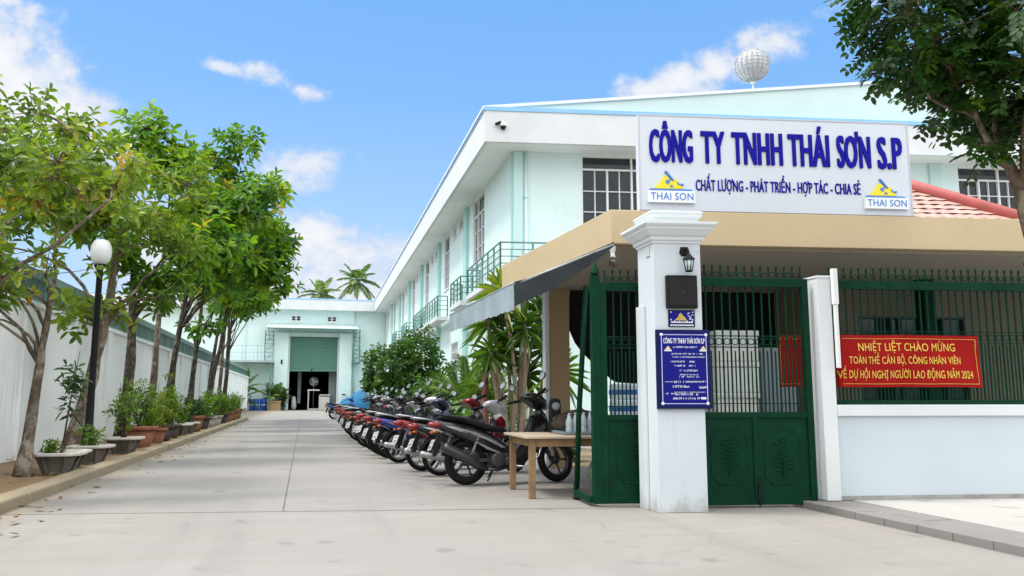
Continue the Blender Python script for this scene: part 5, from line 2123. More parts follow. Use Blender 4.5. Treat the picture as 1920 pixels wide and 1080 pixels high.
def tree(name, label, base, top, r0, lobes, seed, ncl=22, wper=13, nl=8, L=.22, W=.10, csz=.42, m=None, bark=None, lean=(0, 0), group=None, nlimb=8, tbias=0., spread=(30, 105), path=None):
    """trunk, limbs out to clusters inside the crown lobes, twigs to leaf whorls. lobes = (centre, radii, share)"""
    rng = np.random.default_rng(seed)
    t = thing(name, label, 'tree', base, 0, group)
    loc = lambda p: np.array(p) - np.array(base)
    tp = loc(top)
    b = MB()
    n = 12
    tr = []
    w1 = rng.normal(size=2) * .05
    for i in range(n):
        f = i / (n - 1)
        if path:
            k = min(len(path) - 2, int(f * (len(path) - 1)))
            q = f * (len(path) - 1) - k
            p = loc(path[k]) * (1 - q) + loc(path[k + 1]) * q
            tr.append(tuple(p))
        else:
            tr.append((tp[0] * f + lean[0] * math.sin(PI * f) + w1[0] * math.sin(5 * f), tp[1] * f + lean[1] * math.sin(PI * f) + w1[1] * math.sin(4 * f), tp[2] * f - .05 * (1 - f)))
    rad = [r0 * (1.45 if i == 0 else 1.12 if i == 1 else 1.0 - .72 * i / (n - 1)) * (1 + .05 * rng.normal()) for i in range(n)]
    rings_n = 12
    b.tube(tr, rad, rings_n)
    # knots and uneven girth
    b.v = [(x * (1 + .05 * math.sin(z * 9 + y * 11)) if z < tp[2] * .8 else x, y, z) for x, y, z in b.v]
    nodes = [np.array(x) for x in tr[6:]]
    sh = np.array([l[2] for l in lobes], float)
    sh /= sh.sum()
    cen, ax, tc = [], [], []
    order = []
    for k in range(ncl):
        c, rr, _ = lobes[rng.choice(len(lobes), p=sh)]
        d = unit(rng.normal(size=3))
        order.append((loc(c) + d * np.array(rr) * rng.uniform(.25, 1.0) ** .6, d))
    order.sort(key=lambda x: x[0][2])
    for k, (c, d) in enumerate(order):
        nd = np.array(nodes)
        dist = ((nd - c) ** 2).sum(1) + np.where(nd[:, 2] > c[2] - .1, 3.0, 0)
        st = nd[np.argmin(dist)] if k >= nlimb else np.array(tr[n - 1] if k % 3 == 0 else tr[rng.integers(7, n)])
        if st[2] > c[2]:
            st = np.array(tr[6])
        Ln = np.linalg.norm(c - st)
        ctl = st + (c - st) * .30 + np.array([0, 0, .30 * Ln]) + rng.normal(size=3) * .06 * Ln
        pts = [tuple(st * (1 - f) ** 2 + ctl * 2 * f * (1 - f) + c * f * f + rng.normal(size=3) * .012 * Ln * (0 < f < 1)) for f in [j / 8 for j in range(9)]]
        limb(b, pts, min(r0 * .34, .014 + .016 * Ln), .008, 6)
        nodes += [np.array(x) for x in pts[2:]]
        ctone = rng.normal() * .13
        for q in range(int(wper * rng.uniform(.6, 1.4))):
            o = rng.normal(size=3) * np.array([csz, csz, csz * .72]) * .62
            p = c + o
            b.tube([tuple(np.array(pts[-2]) * .5 + c * .5), tuple(c * .5 + p * .5 + np.array([0, 0, -.03])), tuple(p)], [.008, .006, .004], 4, caps=False)
            cen.append(p)
            ax.append(unit(o) * .55 + np.array([0, 0, .65]) + d * .2 + rng.normal(size=3) * .15)
            tc.append(.54 + tbias + ctone + .12 * rng.normal())
    b.build('trunk', bark or M_bark, t)
    P, D, N, ll, ww, tt = rosettes(rng, np.array(cen), np.array(ax), nl, L, W, spread, np.array(tc), .09)
    leaf_object('crown', m or M_leafA, P, D, N, ll, ww, tt, t)
    return t


TG = 'trees in the planted strip along the left wall'
tree('broadleaf_tree', 'pale limbed tree leaning in from outside the left edge of the photo', (-4.3, 10.5, .07), (-2.4, 10.55, 3.58), .052,
     [((-2.75, 10.6, 4.0), (.55, .5, .4), 2), ((-3.4, 10.5, 4.1), (.7, .6, .6), 2), ((-3.6, 10.4, 2.75), (.4, .5, .3), 1.2), ((-3.9, 10.4, 3.3), (.6, .5, .5), 1.5)],
     10, 17, 10, 7, .17, .085, .33, M_leafB, M_bark, (0, 0), TG, 4, .02, path=[(-4.3, 10.5, .07), (-4.15, 10.5, 1.3), (-3.65, 10.5, 2.4), (-2.95, 10.52, 3.0), (-2.42, 10.55, 3.58)])
tree('broadleaf_tree', 'thin foremost trunk standing at the left edge with yellowing leaves', (-3.72, 12.44, .07), (-3.5, 12.5, 2.9), .092,
     [((-4.4, 12.4, 4.4), (1.2, 1.1, .9), 3), ((-3.35, 12.3, 4.5), (.8, .9, .75), 2.2), ((-4.7, 12.2, 3.3), (1.0, 1.1, .7), 2.6), ((-3.9, 12.3, 2.7), (.6, .6, .35), 1.3), ((-4.5, 12.2, 2.3), (.5, .6, .3), 1.0), ((-4.75, 12.0, 4.95), (.45, .5, .45), .7), ((-3.9, 12.0, 5.05), (.15, .3, .4), .3)],
     11, 32, 13, 7, .175, .085, .36, M_leafB, M_bark, (-.04, 0), TG, 7)
tree('broadleaf_tree', 'thick leaning grey trunked tree beside the lamp post', (-4.05, 15.9, .07), (-3.45, 15.9, 4.1), .15,
     [((-4.1, 15.8, 5.0), (1.4, 1.3, 1.0), 3), ((-2.9, 15.8, 5.0), (1.0, 1.1, .8), 2.2), ((-4.8, 15.7, 3.9), (1.2, 1.2, .8), 2.2), ((-2.95, 16.1, 3.9), (.8, .8, .5), 1.4), ((-4.2, 15.9, 2.95), (.9, .7, .4), 1.3), ((-3.2, 16.2, 2.9), (.6, .5, .35), .9)],
     12, 34, 12, 8, .21, .10, .40, M_leafB, M_bark, (.06, 0), TG, 8)
tree('broadleaf_tree', 'dark trunked tree, first trunk beyond the lamp post', (-4.0, 19.7, .07), (-3.85, 19.7, 5.2), .135,
     [((-3.5, 19.4, 6.1), (1.1, 1.2, 1.0), 2.4), ((-2.9, 19.3, 4.9), (1.2, 1.2, .9), 2.6), ((-4.6, 19.4, 5.0), (1.1, 1.1, .9), 1.6), ((-3.75, 19.4, 7.0), (.3, .35, .45), .7), ((-3.3, 19.4, 6.6), (.5, .5, .5), .8), ((-3.3, 19.2, 3.9), (1.1, .9, .4), 1.3)],
     13, 28, 12, 8, .26, .125, .46, M_leafA, M_barkd, (0, 0), TG, 7, .06)
tree('broadleaf_tree', 'pale slender trunked tree with a high crown, second trunk beyond the lamp post', (-4.05, 23.2, .07), (-3.85, 23.1, 6.0), .105,
     [((-3.1, 22.8, 6.7), (1.0, 1.1, .9), 2.2), ((-2.0, 22.5, 5.9), (1.3, 1.3, .9), 2.6), ((-3.5, 22.6, 5.5), (1.3, 1.2, .9), 1.8), ((-2.0, 22.5, 7.95), (.3, .35, .5), .7), ((-2.3, 22.6, 7.2), (.5, .5, .5), .8), ((-3.2, 22.5, 7.4), (.3, .35, .3), .5), ((-2.6, 22.4, 4.6), (1.2, 1.0, .45), 1.5)],
     14, 29, 12, 8, .28, .135, .50, M_leafA, M_bark, (0, 0), TG, 7, .02)
tree('broadleaf_tree', 'tall tree with an arching limb reaching furthest over the driveway', (-4.0, 26.0, .07), (-3.6, 26, 5.8), .13,
     [((-2.1, 25.3, 6.3), (1.3, 1.3, 1.0), 2.6), ((-1.45, 25.0, 5.5), (.95, 1.2, .9), 2.2), ((-2.9, 25.5, 6.9), (.9, 1.0, .8), 1.2), ((-1.9, 25.0, 4.7), (1.4, 1.2, .6), 2.0), ((-.8, 24.8, 7.1), (.3, .35, .35), .5), ((-1.5, 25.0, 7.3), (.5, .5, .4), .6), ((.0, 24.7, 5.0), (.25, .3, .25), .3)],
     15, 30, 12, 8, .29, .14, .52, M_leafA, M_barkd, (0, 0), TG, 7, -.01)
far = [(29.8, -3.95, 'fourth trunk beyond the lamp post, with a bright green low shoot', .125), (33.4, -3.95, 'tree of the row whose dark trunk leans to the driveway', .13), (36.2, -4.0, 'dark straight trunk right behind the leaning one', .115),
       (39.2, -4.0, 'third tree from the far end of the planted strip', .11), (41.3, -4.0, 'second tree from the far end of the planted strip', .11), (43.2, -4.1, 'last tree at the far end of the planted strip', .11)]
for i, (y, x, lb, r_) in enumerate(far):
    dz = (y - 29.8) * .085
    tree('broadleaf_tree', lb, (x, y, .07), (x + (1.0 if i == 1 else .3), y, 5.2 + dz), r_,
         [((x + .8, y - .1, 6.3 + dz * .6), (1.3, 1.4, 1.1), 3), ((x + 1.35 - .06 * i, y - .3, 5.5 + dz * .8), (1.2, 1.3, .8), 2.4), ((x + .2, y, 5.3 + dz), (1.2, 1.2, .8), 1.4), ((x + 1.0, y - .1, 4.9 + dz), (1.2, 1.1, .4), 1.3)] + ([((x + .8, y - .5, 3.7), (.4, .4, .5), .6)] if i == 0 else []),
         20 + i, 20, 12, 8, .31, .15, .55, M_leafA, M_barkd if i != 3 else M_bark, (0, 0), TG, 6, .02)

# small self-sown plants, shrubs in pots along the kerb
def shrub(name, label, cat, base, h, rad, seed, n=60, nl=7, L=.10, W=.035, m=None, group=None, stems=6, spread=(25, 80), zlo=.25):
    rng = np.random.default_rng(seed)
    t = thing(name, label, cat, base, 0, group)
    b = MB()
    cen, ax = [], []
    for k in range(stems):
        a = rng.uniform(0, 2 * PI)
        q = np.array([rad * .6 * math.cos(a) * rng.uniform(.2, 1), rad * .6 * math.sin(a) * rng.uniform(.2, 1), h * rng.uniform(.75, 1.0)])
        pts = curve((rng.normal() * .02, rng.normal() * .02, -.02), q, rng, .08, 6)
        limb(b, pts, .012 * max(1, h), .004, 5)
        for i in range(n // stems):
            f = rng.uniform(zlo, 1.0)
            p = np.array(pts[min(5, int(f * 5))]) + rng.normal(size=3) * np.array([rad * .33, rad * .33, h * .09])
            p[2] = max(p[2], .03)
            cen.append(p)
            ax.append(unit(np.array([p[0], p[1], rad * 1.3]) + rng.normal(size=3) * .2))
    b.build('stem', M_barkd, t)
    P, D, N, ll, ww, tt = rosettes(rng, np.array(cen), np.array(ax), nl, L, W, spread, None, .12)
    leaf_object('foliage', m or M_leafS, P, D, N, ll, ww, tt, t)
    return t


M_stone = mat('weathered_cast_stone', (.40, .375, .34), .8, .25, 5, .3, 40)
M_stonet = mat('worn_white_rim', (.50, .48, .43), .7, .18, 5, .2, 40)
M_terra = mat('terracotta', (.26, .105, .055), .8, .25, 5, .2, 40)
M_dkpot = mat('dark_clay_pot', (.055, .043, .036), .8, .3, 5, .2, 40)


def stonepot(x, y, sc, lab):
    """broad octagonal rimmed cast stone planter on a cross shaped foot"""
    t = thing('stone_planter', lab, 'planter', (x, y, .075), 0, 'white rimmed stone planters along the kerb')
    def octo(a, z):
        c_ = a * .42
        return [(-a, -a + c_, z), (-a + c_, -a, z), (a - c_, -a, z), (a, -a + c_, z), (a, a - c_, z), (a - c_, a, z), (-a + c_, a, z), (-a, a - c_, z)]
    b = MB()
    b.rings([octo(.20 * sc, .0), octo(.20 * sc, .03), octo(.185 * sc, .04), octo(.30 * sc, .335 * sc)], 0, True, False)
    for k in range(4):
        a = PI / 2 * k + PI / 4
        d, e = Vector((math.cos(a), math.sin(a), 0)), Vector((-math.sin(a), math.cos(a), 0))
        b.add([d * .20 * sc + e * .05, d * .20 * sc - e * .05, d * .36 * sc - e * .09 + Vector((0, 0, .33 * sc)), d * .36 * sc + e * .09 + Vector((0, 0, .33 * sc)),
               d * .26 * sc + e * .05, d * .26 * sc - e * .05, d * .40 * sc - e * .09 + Vector((0, 0, .33 * sc)), d * .40 * sc + e * .09 + Vector((0, 0, .33 * sc))],
              [(0, 1, 2, 3), (7, 6, 5, 4), (0, 4, 5, 1), (1, 5, 6, 2), (2, 6, 7, 3), (3, 7, 4, 0)])
    b.build('pot_body', mat('mossy_stone', (.15, .135, .12), .85, .45, 6, .4, 40), t)
    b = MB()
    b.rings([octo(.43 * sc, .336 * sc), octo(.45 * sc, .35 * sc), octo(.45 * sc, .385 * sc), octo(.43 * sc, .40 * sc), octo(.30 * sc, .40 * sc), octo(.28 * sc, .37 * sc)], 0, True, False)
    b.build('rim', M_stonet, t)
    b = MB()
    b.rings([octo(.29 * sc, .3705 * sc), octo(.05, .385 * sc)], 0, True, False)
    b.build('potting_soil', M_soil, t)
    return t


def claypot(x, y, r_, h, m, lab, group):
    t = thing('flower_pot', lab, 'flower pot', (x, y, .075), 0, group)
    b = MB()
    b.lathe([(0, 0), (r_ * .62, 0), (r_ * .66, .02), (r_ * .92, h * .80), (r_ * .92, h * .80)], n=20)
    b.build('pot_body', m, t)
    b = MB()
    b.lathe([(r_ * .90, h * .80), (r_ * 1.05, h * .81), (r_ * 1.08, h * .97), (r_ * 1.04, h), (r_ * .92, h), (r_ * .90, h * .88), (.001, h * .90)], n=20)
    b.build('rim', m, t)
    return t


ps = [(-3.42, 12.95, .74, 'foremost white rimmed stone planter beside the thin tree'), (-3.5, 13.65, .70, 'white rimmed planter half hidden between the first and third planter'), (-3.42, 14.75, .74, 'white rimmed stone planter at the foot of the thick leaning tree'), (-3.42, 17.2, .78, 'white rimmed stone planter beside the foot of the lamp post'),
      (-3.5, 24.6, .85, 'nearer small stone planter beyond the terracotta pots'), (-3.48, 26.0, .85, 'farther small stone planter beyond the terracotta pots')]
for x, y, sc, lb in ps:
    stonepot(x, y, sc, lb)
shrub('sapling', 'spindly sapling with one leafy tuft in the foremost stone planter', 'sapling', (-3.32, 12.78, .33), 1.55, .26, 41, 16, 7, .17, .05, M_leafD, None, 1, (40, 100), .62)
shrub('seedling', 'low seedling in the planter at the thick leaning tree', 'plant', (-3.42, 14.75, .345), .36, .22, 43, 26, 6, .12, .04, M_leafS)
shrub('seedling', 'straggling leafy seedling in the planter beside the lamp post', 'plant', (-3.44, 17.2, .36), 1.25, .36, 44, 40, 6, .13, .045, M_leafS, None, 5)
shrub('seedling', 'small green seedling in the foremost planter', 'plant', (-3.54, 13.05, .335), .22, .22, 45, 18, 6, .10, .04, M_leafS)
TGp = 'terracotta and clay pots along the kerb'
cp = [(-3.5, 19.1, .36, .46, M_terra, 'large terracotta pot with a wide rim holding a bushy shrub'), (-3.45, 20.7, .27, .36, M_terra, 'smaller terracotta pot next to the large one'), (-3.5, 22.0, .28, .38, M_dkpot, 'dark clay pot right after the terracotta pots'), (-3.48, 23.2, .25, .36, M_dkpot, 'second dark clay pot after the terracotta pots'),
      (-3.5, 27.6, .36, .50, M_terra, 'broad brown pot with a rounded dark shrub'), (-3.45, 29.6, .28, .40, M_dkpot, 'dark pot just beyond the rounded dark shrub'), (-3.45, 31.4, .28, .38, M_stone, 'grey pot sixth from the far end of the kerb'), (-3.42, 33.4, .28, .38, M_stone, 'grey pot fifth from the far end of the kerb'),
      (-3.4, 35.6, .28, .40, M_dkpot, 'dark pot fourth from the far end of the kerb'), (-3.4, 38.0, .30, .44, M_terra, 'brown pot third from the far end of the kerb'), (-3.4, 40.4, .32, .48, M_terra, 'brown pot second from the far end of the kerb'), (-3.4, 42.6, .32, .50, M_terra, 'brown pot at the very end of the kerb')]
for a in cp:
    claypot(*a, TGp)
SG = 'shrubs in the pots along the kerb'
sh_ = [(-3.5, 19.1, 1.35, .52, 'bushy light green shrub in the large terracotta pot', M_leafS, 150), (-3.45, 20.7, .9, .36, 'yellow green shrub in the smaller terracotta pot', M_leafB, 90), (-3.5, 22.0, 1.6, .42, 'upright yellow green shrub in the first dark pot', M_leafB, 120), (-3.48, 23.2, 1.3, .40, 'upright light green shrub in the second dark pot', M_leafS, 90),
       (-3.5, 24.6, .8, .35, 'low green shrub in the nearer small stone planter', M_leafS, 60), (-3.48, 26.0, 1.0, .35, 'thin green shrub in the farther small stone planter', M_leafD, 60), (-3.5, 27.6, .95, .60, 'rounded dark shrub in the broad brown pot', M_leafD, 150), (-3.45, 29.6, .95, .42, 'leafy shrub just beyond the rounded dark one', M_leafA, 80),
       (-3.45, 31.4, 1.2, .45, 'shrub in the grey pot sixth from the end', M_leafA, 80), (-3.42, 33.4, 1.25, .45, 'shrub in the grey pot fifth from the end', M_leafS, 80), (-3.4, 35.6, 1.4, .5, 'taller shrub in the dark pot fourth from the end', M_leafA, 90), (-3.4, 38.0, 1.2, .5, 'spiky shrub in the brown pot third from the end', M_leafS, 90),
       (-3.4, 40.4, 1.2, .55, 'bright spiky shrub in the brown pot second from the end', M_leafS, 90), (-3.4, 42.6, 1.25, .6, 'bright spiky shrub in the last brown pot of the kerb', M_leafS, 100)]
for i, (x, y, h, r_, lb, m_, n) in enumerate(sh_):
    z = .42 if i not in (4, 5) else .38
    shrub('potted_shrub', lb, 'shrub', (x, y, z), h * .85, r_ * .82, 60 + i, int(n * .72), 8, .13 if i < 7 else .17, .038, m_, SG, 7)

# lamp post
def scz(b):
    b.v = [(x * .9, y * .9, z * .89) for x, y, z in b.v]


t = thing('lamp_post', 'black lamp post with a white globe among the trees', 'lamp post', (-3.55, 15.05, .07))
b = MB()
b.lathe([(0, 0), (.16, 0), (.16, .05), (.115, .10), (.105, .60), (.085, .66), (.075, .70), (.062, 1.5), (.055, 3.55), (.075, 3.58), (.055, 3.62), (.055, 3.68), (.11, 3.74), (.11, 3.78), (0, 3.78)], n=20)
scz(b)
b.build('post', M_blk, t)
b = MB()
b.lathe([(.0, 3.781), (.10, 3.781), (.16, 3.86), (.185, 3.96), (.19, 4.06), (.172, 4.17), (.13, 4.25), (.04, 4.285), (0, 4.285)], n=28)
scz(b)
b.build('globe', mat('opal_white_globe', (.74, .75, .75), .3, .08, 4, spec=.6), t)
b = MB()
b.lathe([(0, 4.286), (.06, 4.286), (.05, 4.31), (.015, 4.33), (.012, 4.38), (0, 4.39)], n=14)
scz(b)
b.build('finial', mat('verdigris_cap', (.05, .22, .17), .5, .2, 8), t)


# ------------------------------------------------------------------ palms
def frond(b, P, rng, base, az, el, L, leaflet, nleaf, droop, w_, tone, lists):
    """arching rib with two rows of leaflets"""
    d = np.array([math.cos(az) * math.cos(el), math.sin(az) * math.cos(el), math.sin(el)])
    pts = []
    for i in range(11):
        f = i / 10
        p = np.array(base) + d * L * f
        p[2] -= droop * L * f * f
        pts.append(p)
    b.tube([tuple(p) for p in pts], [.018 * L / 1.5 * (1 - .8 * i / 10) + .003 for i in range(11)], 5, caps=False)
    side0 = unit(np.cross(d, np.array([0, 0, 1.0])))
    for k in range(nleaf):
        f = .18 + .82 * k / nleaf
        i = min(9, int(f * 10))
        p = pts[i] + (pts[i + 1] - pts[i]) * (f * 10 - i)
        tg = unit(pts[i + 1] - pts[i])
        for sd in (-1, 1):
            dd = tg * (.55 + .5 * f) + side0 * sd * (1.0 - .35 * f) + np.array([0, 0, rng.normal() * .10 - .10])
            lists[0].append(p)
            lists[1].append(unit(dd))
            lists[2].append(unit(np.cross(side0 * sd, tg) * sd + rng.normal(size=3) * .1))
            lists[3].append(leaflet * math.sin(PI * min(1, .22 + .72 * f)) ** .6 * rng.uniform(.85, 1.1))
            lists[4].append(w_)
            lists[5].append(np.clip(tone + rng.normal() * .12, 0, 1))


def palm(name, label, base, crowns, seed, nf=16, L=1.6, leaflet=.35, nleaf=22, w_=.04, droop=.35, els=(-10, 75), trunk_r=.05, m=None, group=None, tmat=None, cat='palm'):
    rng = np.random.default_rng(seed)
    t = thing(name, label, cat, base, 0, group)
    b = MB()
    rb = MB()
    lists = [[], [], [], [], [], []]
    for (dx, dy, h) in crowns:
        pts = curve((dx * .25, dy * .25, -.05), (dx, dy, h), rng, .05, 8)
        b.tube(pts, [trunk_r * (1.25 if i == 0 else 1 - .3 * i / 7) for i in range(8)], 9)
        for k in range(nf):
            az = k * 2.39996 + rng.uniform(-.2, .2)
            el = R(els[0] + (els[1] - els[0]) * ((k + .5) / nf) + rng.uniform(-8, 8))
            frond(rb, None, rng, np.array(pts[-1]) + np.array([0, 0, .02]), az, el, L * rng.uniform(.85, 1.1), leaflet, nleaf, droop * rng.uniform(.7, 1.3) * math.cos(el) + .04, w_, rng.uniform(.3, .75), lists)
    b.build('trunk', tmat or M_bark, t)
    cr = leaf_object('crown', m or M_palm, np.array(lists[0]), np.array(lists[1]), np.array(lists[2]), np.array(lists[3]), np.array(lists[4]), np.array(lists[5]), t, .12, .18, (.3, .65, .5, .42))
    rb.build('frond_rib', M_leafribs, cr)
    return t


M_leafribs = mat('green_rib', (.12, .17, .05), .6, .2, 6)
M_pbark = mat('palm_bark', (.24, .19, .13), .85, .3, 9, .3, 30)
palm('coconut_palm', 'taller coconut palm rising behind the warehouse roof', (5.9, 105, 0), [(0, 0, 16.2)], 71, 20, 3.4, .95, 30, .09, .42, (-25, 70), .17, tmat=M_pbark)
palm('coconut_palm', 'lower coconut palm left of the taller one behind the warehouse', (1.3, 108, 0), [(0, 0, 14.6)], 72, 20, 3.2, .9, 28, .09, .42, (-25, 70), .17, tmat=M_pbark)
palm('areca_palm', 'dark bushy palm in the corner under the warehouse balcony', (-5.6, 73.0, 0), [(-.3, 0, 1.4), (.4, .1, 1.9), (0, -.3, .9)], 73, 12, 2.0, .5, 20, .06, .4, (0, 80), .06)
palm('areca_palm', 'feathery palm growing in the tan planter box', (-2.75, 74.0, .74), [(-.2, 0, .3), (.2, .05, .4)], 74, 13, 1.7, .42, 20, .05, .4, (15, 80), .04)
shrub('columnar_shrub', 'narrow dark shrub left of the open warehouse door', 'shrub', (-1.98, 74.3, 0), 2.2, .42, 75, 80, 7, .22, .06, M_leafD, None, 6)

# planting on the right between the motorbikes and the factory
M_bedsoil = M_soil
sheet('planting_bed', [(4.25, 12.9), (6.1, 12.9), (6.15, 24.2), (6.9, 74), (4.6, 74)], .012, M_soil)


def bush(name, label, base, lobes, seed, n, L, W, m, nl=7):
    rng = np.random.default_rng(seed)
    t = thing(name, label, 'bush', base)
    b = MB()
    cen, ax, tc = [], [], []
    for (c, rr, share) in lobes:
        c = np.array(c)
        for k in range(4):
            q = c + rng.normal(size=3) * np.array(rr) * .35
            limb(b, curve((rng.normal() * .15, rng.normal() * .15, -.05), q, rng, .1, 6), .06, .015, 6)
        for i in range(int(n * share)):
            d = unit(rng.normal(size=3))
            f = rng.uniform(.3, 1.0) ** .45 * (1 + .14 * math.sin(7 * d[0] + seed) * math.sin(6 * d[2] + 2) + rng.normal() * .05)
            p = c + d * np.array(rr) * f
            if p[2] < .1:
                continue
            cen.append(p)
            ax.append(d * .8 + np.array([0, 0, .5]) + rng.normal(size=3) * .25)
            tc.append(.42 + .15 * rng.normal())
    b.build('branches', M_barkd, t)
    P, D, N, ll, ww, tt = rosettes(rng, np.array(cen), np.array(ax), nl, L, W, (30, 100), np.array(tc), .1)
    leaf_object('foliage', m, P, D, N, ll, ww, tt, t)
    return t


bush('round_bush', 'large rounded dark green bush beyond the motorbikes', (3.9, 34, 0), [((-.55, 0, 2.2), (1.25, 1.5, 1.3), .45), ((.65, .3, 2.9), (1.1, 1.4, 1.2), .40), ((0.0, -.2, 1.3), (1.5, 1.4, .9), .35)], 81, 760, .22, .11, M_leafM, 8)
bush('round_bush', 'lower leafy bush in front of the large rounded bush', (4.35, 27.5, 0), [((-.1, 0, 1.1), (1.0, 1.3, .9), .6), ((.6, .2, 1.6), (.8, 1.0, .9), .4)], 82, 330, .20, .08, M_leafM)
palm('cycad', 'broad bright feathery cycad low behind the motorbikes', (4.35, 22.0, 0), [(0, 0, .9)], 83, 22, 1.7, .30, 30, .035, .35, (0, 85), .09, cat='cycad')
palm('cycad', 'second feathery cycad nearer the palm clump', (4.5, 19.4, 0), [(.0, 0, .65)], 84, 18, 1.5, .30, 28, .035, .35, (0, 85), .09, cat='cycad')


def dracaena(label, base, heads, seed, L=.62, W=.062, nl=46, r_=.045, tm=None, m=None):
    """clump of bare canes, each ending in a dense spray of strap leaves"""
    rng = np.random.default_rng(seed)
    t = thing('dracaena', label, 'plant', base)
    b = MB()
    lst = []
    for (dx, dy, h, tone, sc) in heads:
        pts = curve((dx * .35, dy * .35, -.03), (dx, dy, h), rng, .04, 7)
        b.tube(pts, [r_ * (1.2 - .4 * i / 6) for i in range(7)], 8)
        c = np.array(pts[-1])
        k = nl
        j = np.arange(k)
        az = j * 2.39996 + rng.uniform(-.2, .2, k)
        el = np.radians(-35 + 120 * j / k + rng.uniform(-9, 9, k))
        D = np.stack([np.cos(az) * np.cos(el), np.sin(az) * np.cos(el), np.sin(el)], 1)
        N = np.stack([-np.cos(az) * np.sin(el), -np.sin(az) * np.sin(el), np.cos(el)], 1)
        P = c + np.stack([0 * j, 0 * j, -.22 + .30 * j / k], 1) * sc
        lst.append((P, D, N, L * sc * rng.uniform(.8, 1.1, k), np.full(k, W * sc), np.clip(tone + rng.normal(0, .12, k), 0, 1)))
    b.build('cane', tm or M_pbark, t)
    P, D, N, ll, ww, tt = cat_leaves(lst)
    leaf_object('foliage', m or M_palm, P, D, N, ll, ww, tt, t, .10, .42, (.25, .6, .5, .42))
    return t


dracaena('tall clump of bare cane palms with strap leaf sprays behind the awning', (4.45, 17.2, 0), [(-.35, 0, 3.55, .9, 1.1), (.25, .2, 3.85, .45, 1.15), (-.55, .3, 2.9, .4, 1.0), (.15, -.3, 2.75, .35, 1.0), (.6, 0, 3.1, .4, 1.0), (-.1, .4, 2.3, .3, 1.0), (.75, .3, 2.35, .3, .95), (-.6, -.1, 2.2, .45, .9), (.45, .5, 1.7, .4, .9), (-.3, .5, 3.2, .5, 1.0)], 85, .70, .07, 50, .045)
dracaena('slender fan of strap leaves on a thin cane before the mint wall', (4.62, 15.0, 0), [(.22, 0, 1.72, .5, .95), (-.02, .1, .72, .45, .75)], 86, .72, .075, 34, .022)
dracaena('low spray of strap leaves at the foot of the tall cane palms', (4.25, 18.6, 0), [(0, 0, 1.1, .5, 1.0), (.3, .2, .6, .5, .9), (-.3, .3, 1.5, .45, 1.0)], 87, .65, .06, 40, .03)
dracaena('reddish thick caned plant left of the tall cane palms', (4.0, 17.9, 0), [(-.05, 0, 2.0, .35, .9)], 88, .6, .06, 40, .085, mat('reddish_cane', (.22, .09, .065), .8, .3, 6, .2, 30))
shrub('low_shrub', 'low green shrub at the foot of the factory wall behind the nearest scooter', 'shrub', (4.5, 14.0, 0), .75, .42, 89, 70, 8, .16, .05, M_leafD, None, 6)
shrub('low_shrub', 'low yellow green shrub between the cycads and the cane palms', 'shrub', (4.1, 20.6, 0), .9, .5, 90, 80, 8, .18, .05, M_leafS, None, 6)

# ------------------------------------------------------------------ foreground tree at the right edge
# fallen leaves along the kerb and on the soil
rngl = np.random.default_rng(5)
nL = 420
px = np.where(rngl.random(nL) < .62, rngl.uniform(-4.8, -3.2, nL), -2.88 + np.abs(rngl.normal(0, .35, nL)))
py = 7.5 + 36 * rngl.random(nL) ** 1.5
pz = np.where(px < -3.1, .115, .012)
az = rngl.uniform(0, 2 * PI, nL)
lo = leaf_object('fallen_leaves', leafmat('dry_leaf', [(0, (.10, .05, .02)), (.5, (.22, .13, .05)), (1, (.30, .24, .06))], .1, .7), np.stack([px, py, pz], 1), np.stack([np.cos(az), np.sin(az), rngl.normal(0, .12, nL)], 1),
                 np.stack([rngl.normal(0, .15, nL), rngl.normal(0, .15, nL), np.ones(nL)], 1), rngl.uniform(.08, .17, nL), rngl.uniform(.04, .07, nL), rngl.random(nL), None, .05, .0)
tag(lo, kind='stuff')


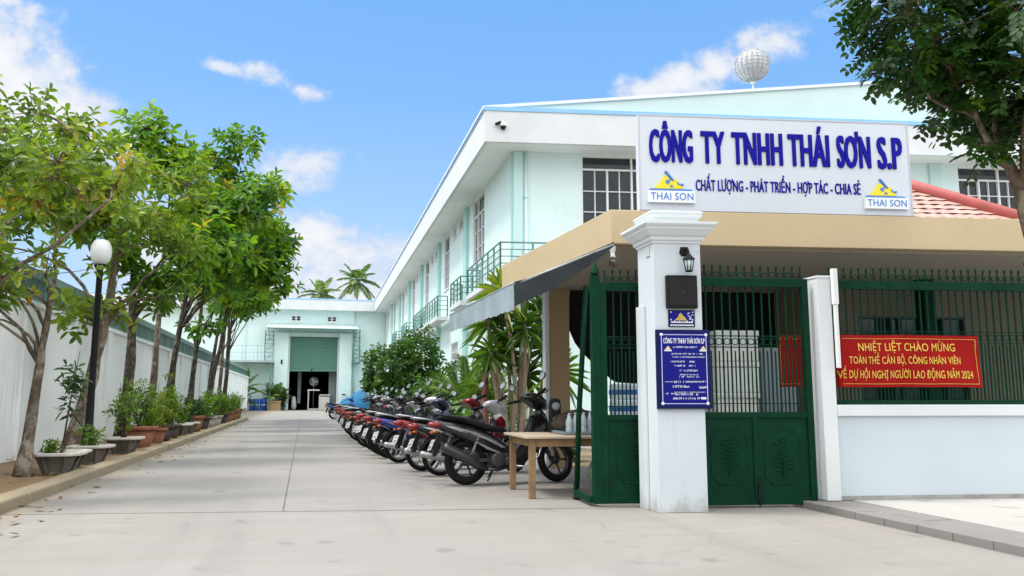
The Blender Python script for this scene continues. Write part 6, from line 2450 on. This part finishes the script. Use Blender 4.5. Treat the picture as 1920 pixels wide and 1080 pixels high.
def foretree():
    rng = np.random.default_rng(99)
    base = np.array([6.30, 5.45, PZ])
    t = thing('roadside_tree', 'overhanging tree with small dark leaflets at the right edge before the sign', 'tree', tuple(base))
    b = MB()
    L0 = lambda *p: np.array(p) - base
    tr = [L0(6.30, 5.45, PZ - .05), L0(6.26, 5.45, .6), L0(6.18, 5.45, 1.3), L0(6.16, 5.45, 1.9), L0(6.06, 5.45, 2.3), L0(5.99, 5.46, 2.65), L0(5.93, 5.46, 2.95), L0(5.83, 5.47, 3.2)]
    b.tube([tuple(x) for x in tr], [.12, .095, .08, .074, .070, .064, .058, .042], 14)
    b.lathe([(0, -.07), (.05, -.055), (.072, 0), (.05, .055), (0, .07)], tuple(L0(5.95, 5.42, 2.28)), 10)
    br = [[tr[6], L0(5.72, 5.46, 3.18), L0(5.5, 5.45, 3.55), L0(5.27, 5.45, 3.97), L0(5.1, 5.44, 4.3)],
          [tr[7], L0(5.74, 5.48, 3.6), L0(5.70, 5.48, 4.05), L0(5.62, 5.46, 4.5)],
          [tr[6], L0(6.1, 5.5, 3.5), L0(6.3, 5.5, 4.2)],
          [tr[5], L0(6.2, 5.2, 3.3), L0(6.1, 4.7, 4.0)],
          [tr[6], L0(5.7, 5.1, 3.6), L0(5.3, 4.6, 4.2), L0(4.9, 4.3, 4.6)],
          [L0(5.27, 5.45, 3.97), L0(4.95, 5.4, 4.25), L0(4.6, 5.35, 4.55)],
          [L0(5.5, 5.45, 3.55), L0(5.2, 5.5, 3.65), L0(4.95, 5.5, 3.9)]]
    nodes = []
    for i, p in enumerate(br):
        q = []
        for a, c in zip(p[:-1], p[1:]):
            q += [a + (c - a) * f for f in (0, .33, .66)]
        q.append(p[-1])
        q = [tuple(np.array(x) + (rng.normal(size=3) * .012 if 0 < j < len(q) - 1 else 0)) for j, x in enumerate(q)]
        r0 = [.036, .03, .036, .036, .03, .016, .014][i]
        limb(b, q, r0, .010, 8)
        nodes += [np.array(x) for x in q[2:]]
    nodes = np.array(nodes)
    lobes = [((5.78, 5.45, 4.02), (.66, .65, .55), 3.0), ((5.1, 5.4, 4.35), (.62, .6, .50), 2.4), ((6.10, 5.3, 3.66), (.45, .55, .38), 1.6), ((4.72, 5.3, 4.55), (.42, .45, .28), .9), ((5.42, 5.4, 3.92), (.32, .38, .26), .9), ((5.7, 4.8, 4.15), (.7, .5, .5), 1.2), ((5.62, 5.45, 3.30), (.12, .2, .14), .12), ((6.5, 5.4, 3.9), (.7, .6, .7), 1.0)]
    sh = np.array([l[2] for l in lobes])
    sh = sh / sh.sum()
    lists = [[], [], [], [], [], []]
    for i in range(1150):
        c, rr, _ = lobes[rng.choice(len(lobes), p=sh)]
        d = unit(rng.normal(size=3))
        p = L0(*c) + d * np.array(rr) * rng.uniform(.25, 1) ** .5
        s = nodes[np.argmin(((nodes - p) ** 2).sum(1))]
        if rng.random() < .6:
            b.tube([tuple(s), tuple((s + p) / 2 + np.array([0, 0, .03])), tuple(p)], [.006, .004, .003], 4, caps=False)
        ax = unit(unit(p - s) * .7 + d * .35 + np.array([0, 0, -.25]) + rng.normal(size=3) * .35)
        LL = rng.uniform(.16, .27)
        side = unit(np.cross(ax, np.array([0, 0, 1.0])) + rng.normal(size=3) * .25)
        up = np.cross(side, ax)
        tone = .32 + .16 * rng.normal() + (.42 if rng.random() < .20 else 0)  # a random share of leaves is tinted paler, painted as lit leaves
        k = 5
        for j in range(k):
            f = (j + .6) / k
            for sd in (-1, 1):
                lists[0].append(p + ax * LL * f - np.array([0, 0, .05 * f * f]))
                lists[1].append(unit(ax * .45 + side * sd + np.array([0, 0, -.12]) + rng.normal(size=3) * .08))
                lists[2].append(unit(up + rng.normal(size=3) * .2))
                lists[3].append(.082 * (1 - .25 * abs(f - .5)) * rng.uniform(.85, 1.1))
                lists[4].append(.043)
                lists[5].append(np.clip(tone + rng.normal() * .06, 0, 1))
        lists[0].append(p + ax * LL)
        lists[1].append(ax)
        lists[2].append(up)
        lists[3].append(.07)
        lists[4].append(.043)
        lists[5].append(np.clip(tone, 0, 1))
    b.build('trunk', barkmat('tan_bark', (.21, .155, .10), (.33, .27, .20), (.10, .07, .05)), t)
    leaf_object('crown', M_leafD, *[np.array(x) for x in lists], t, .10, .15, (.28, .70, .46, .44))


foretree()
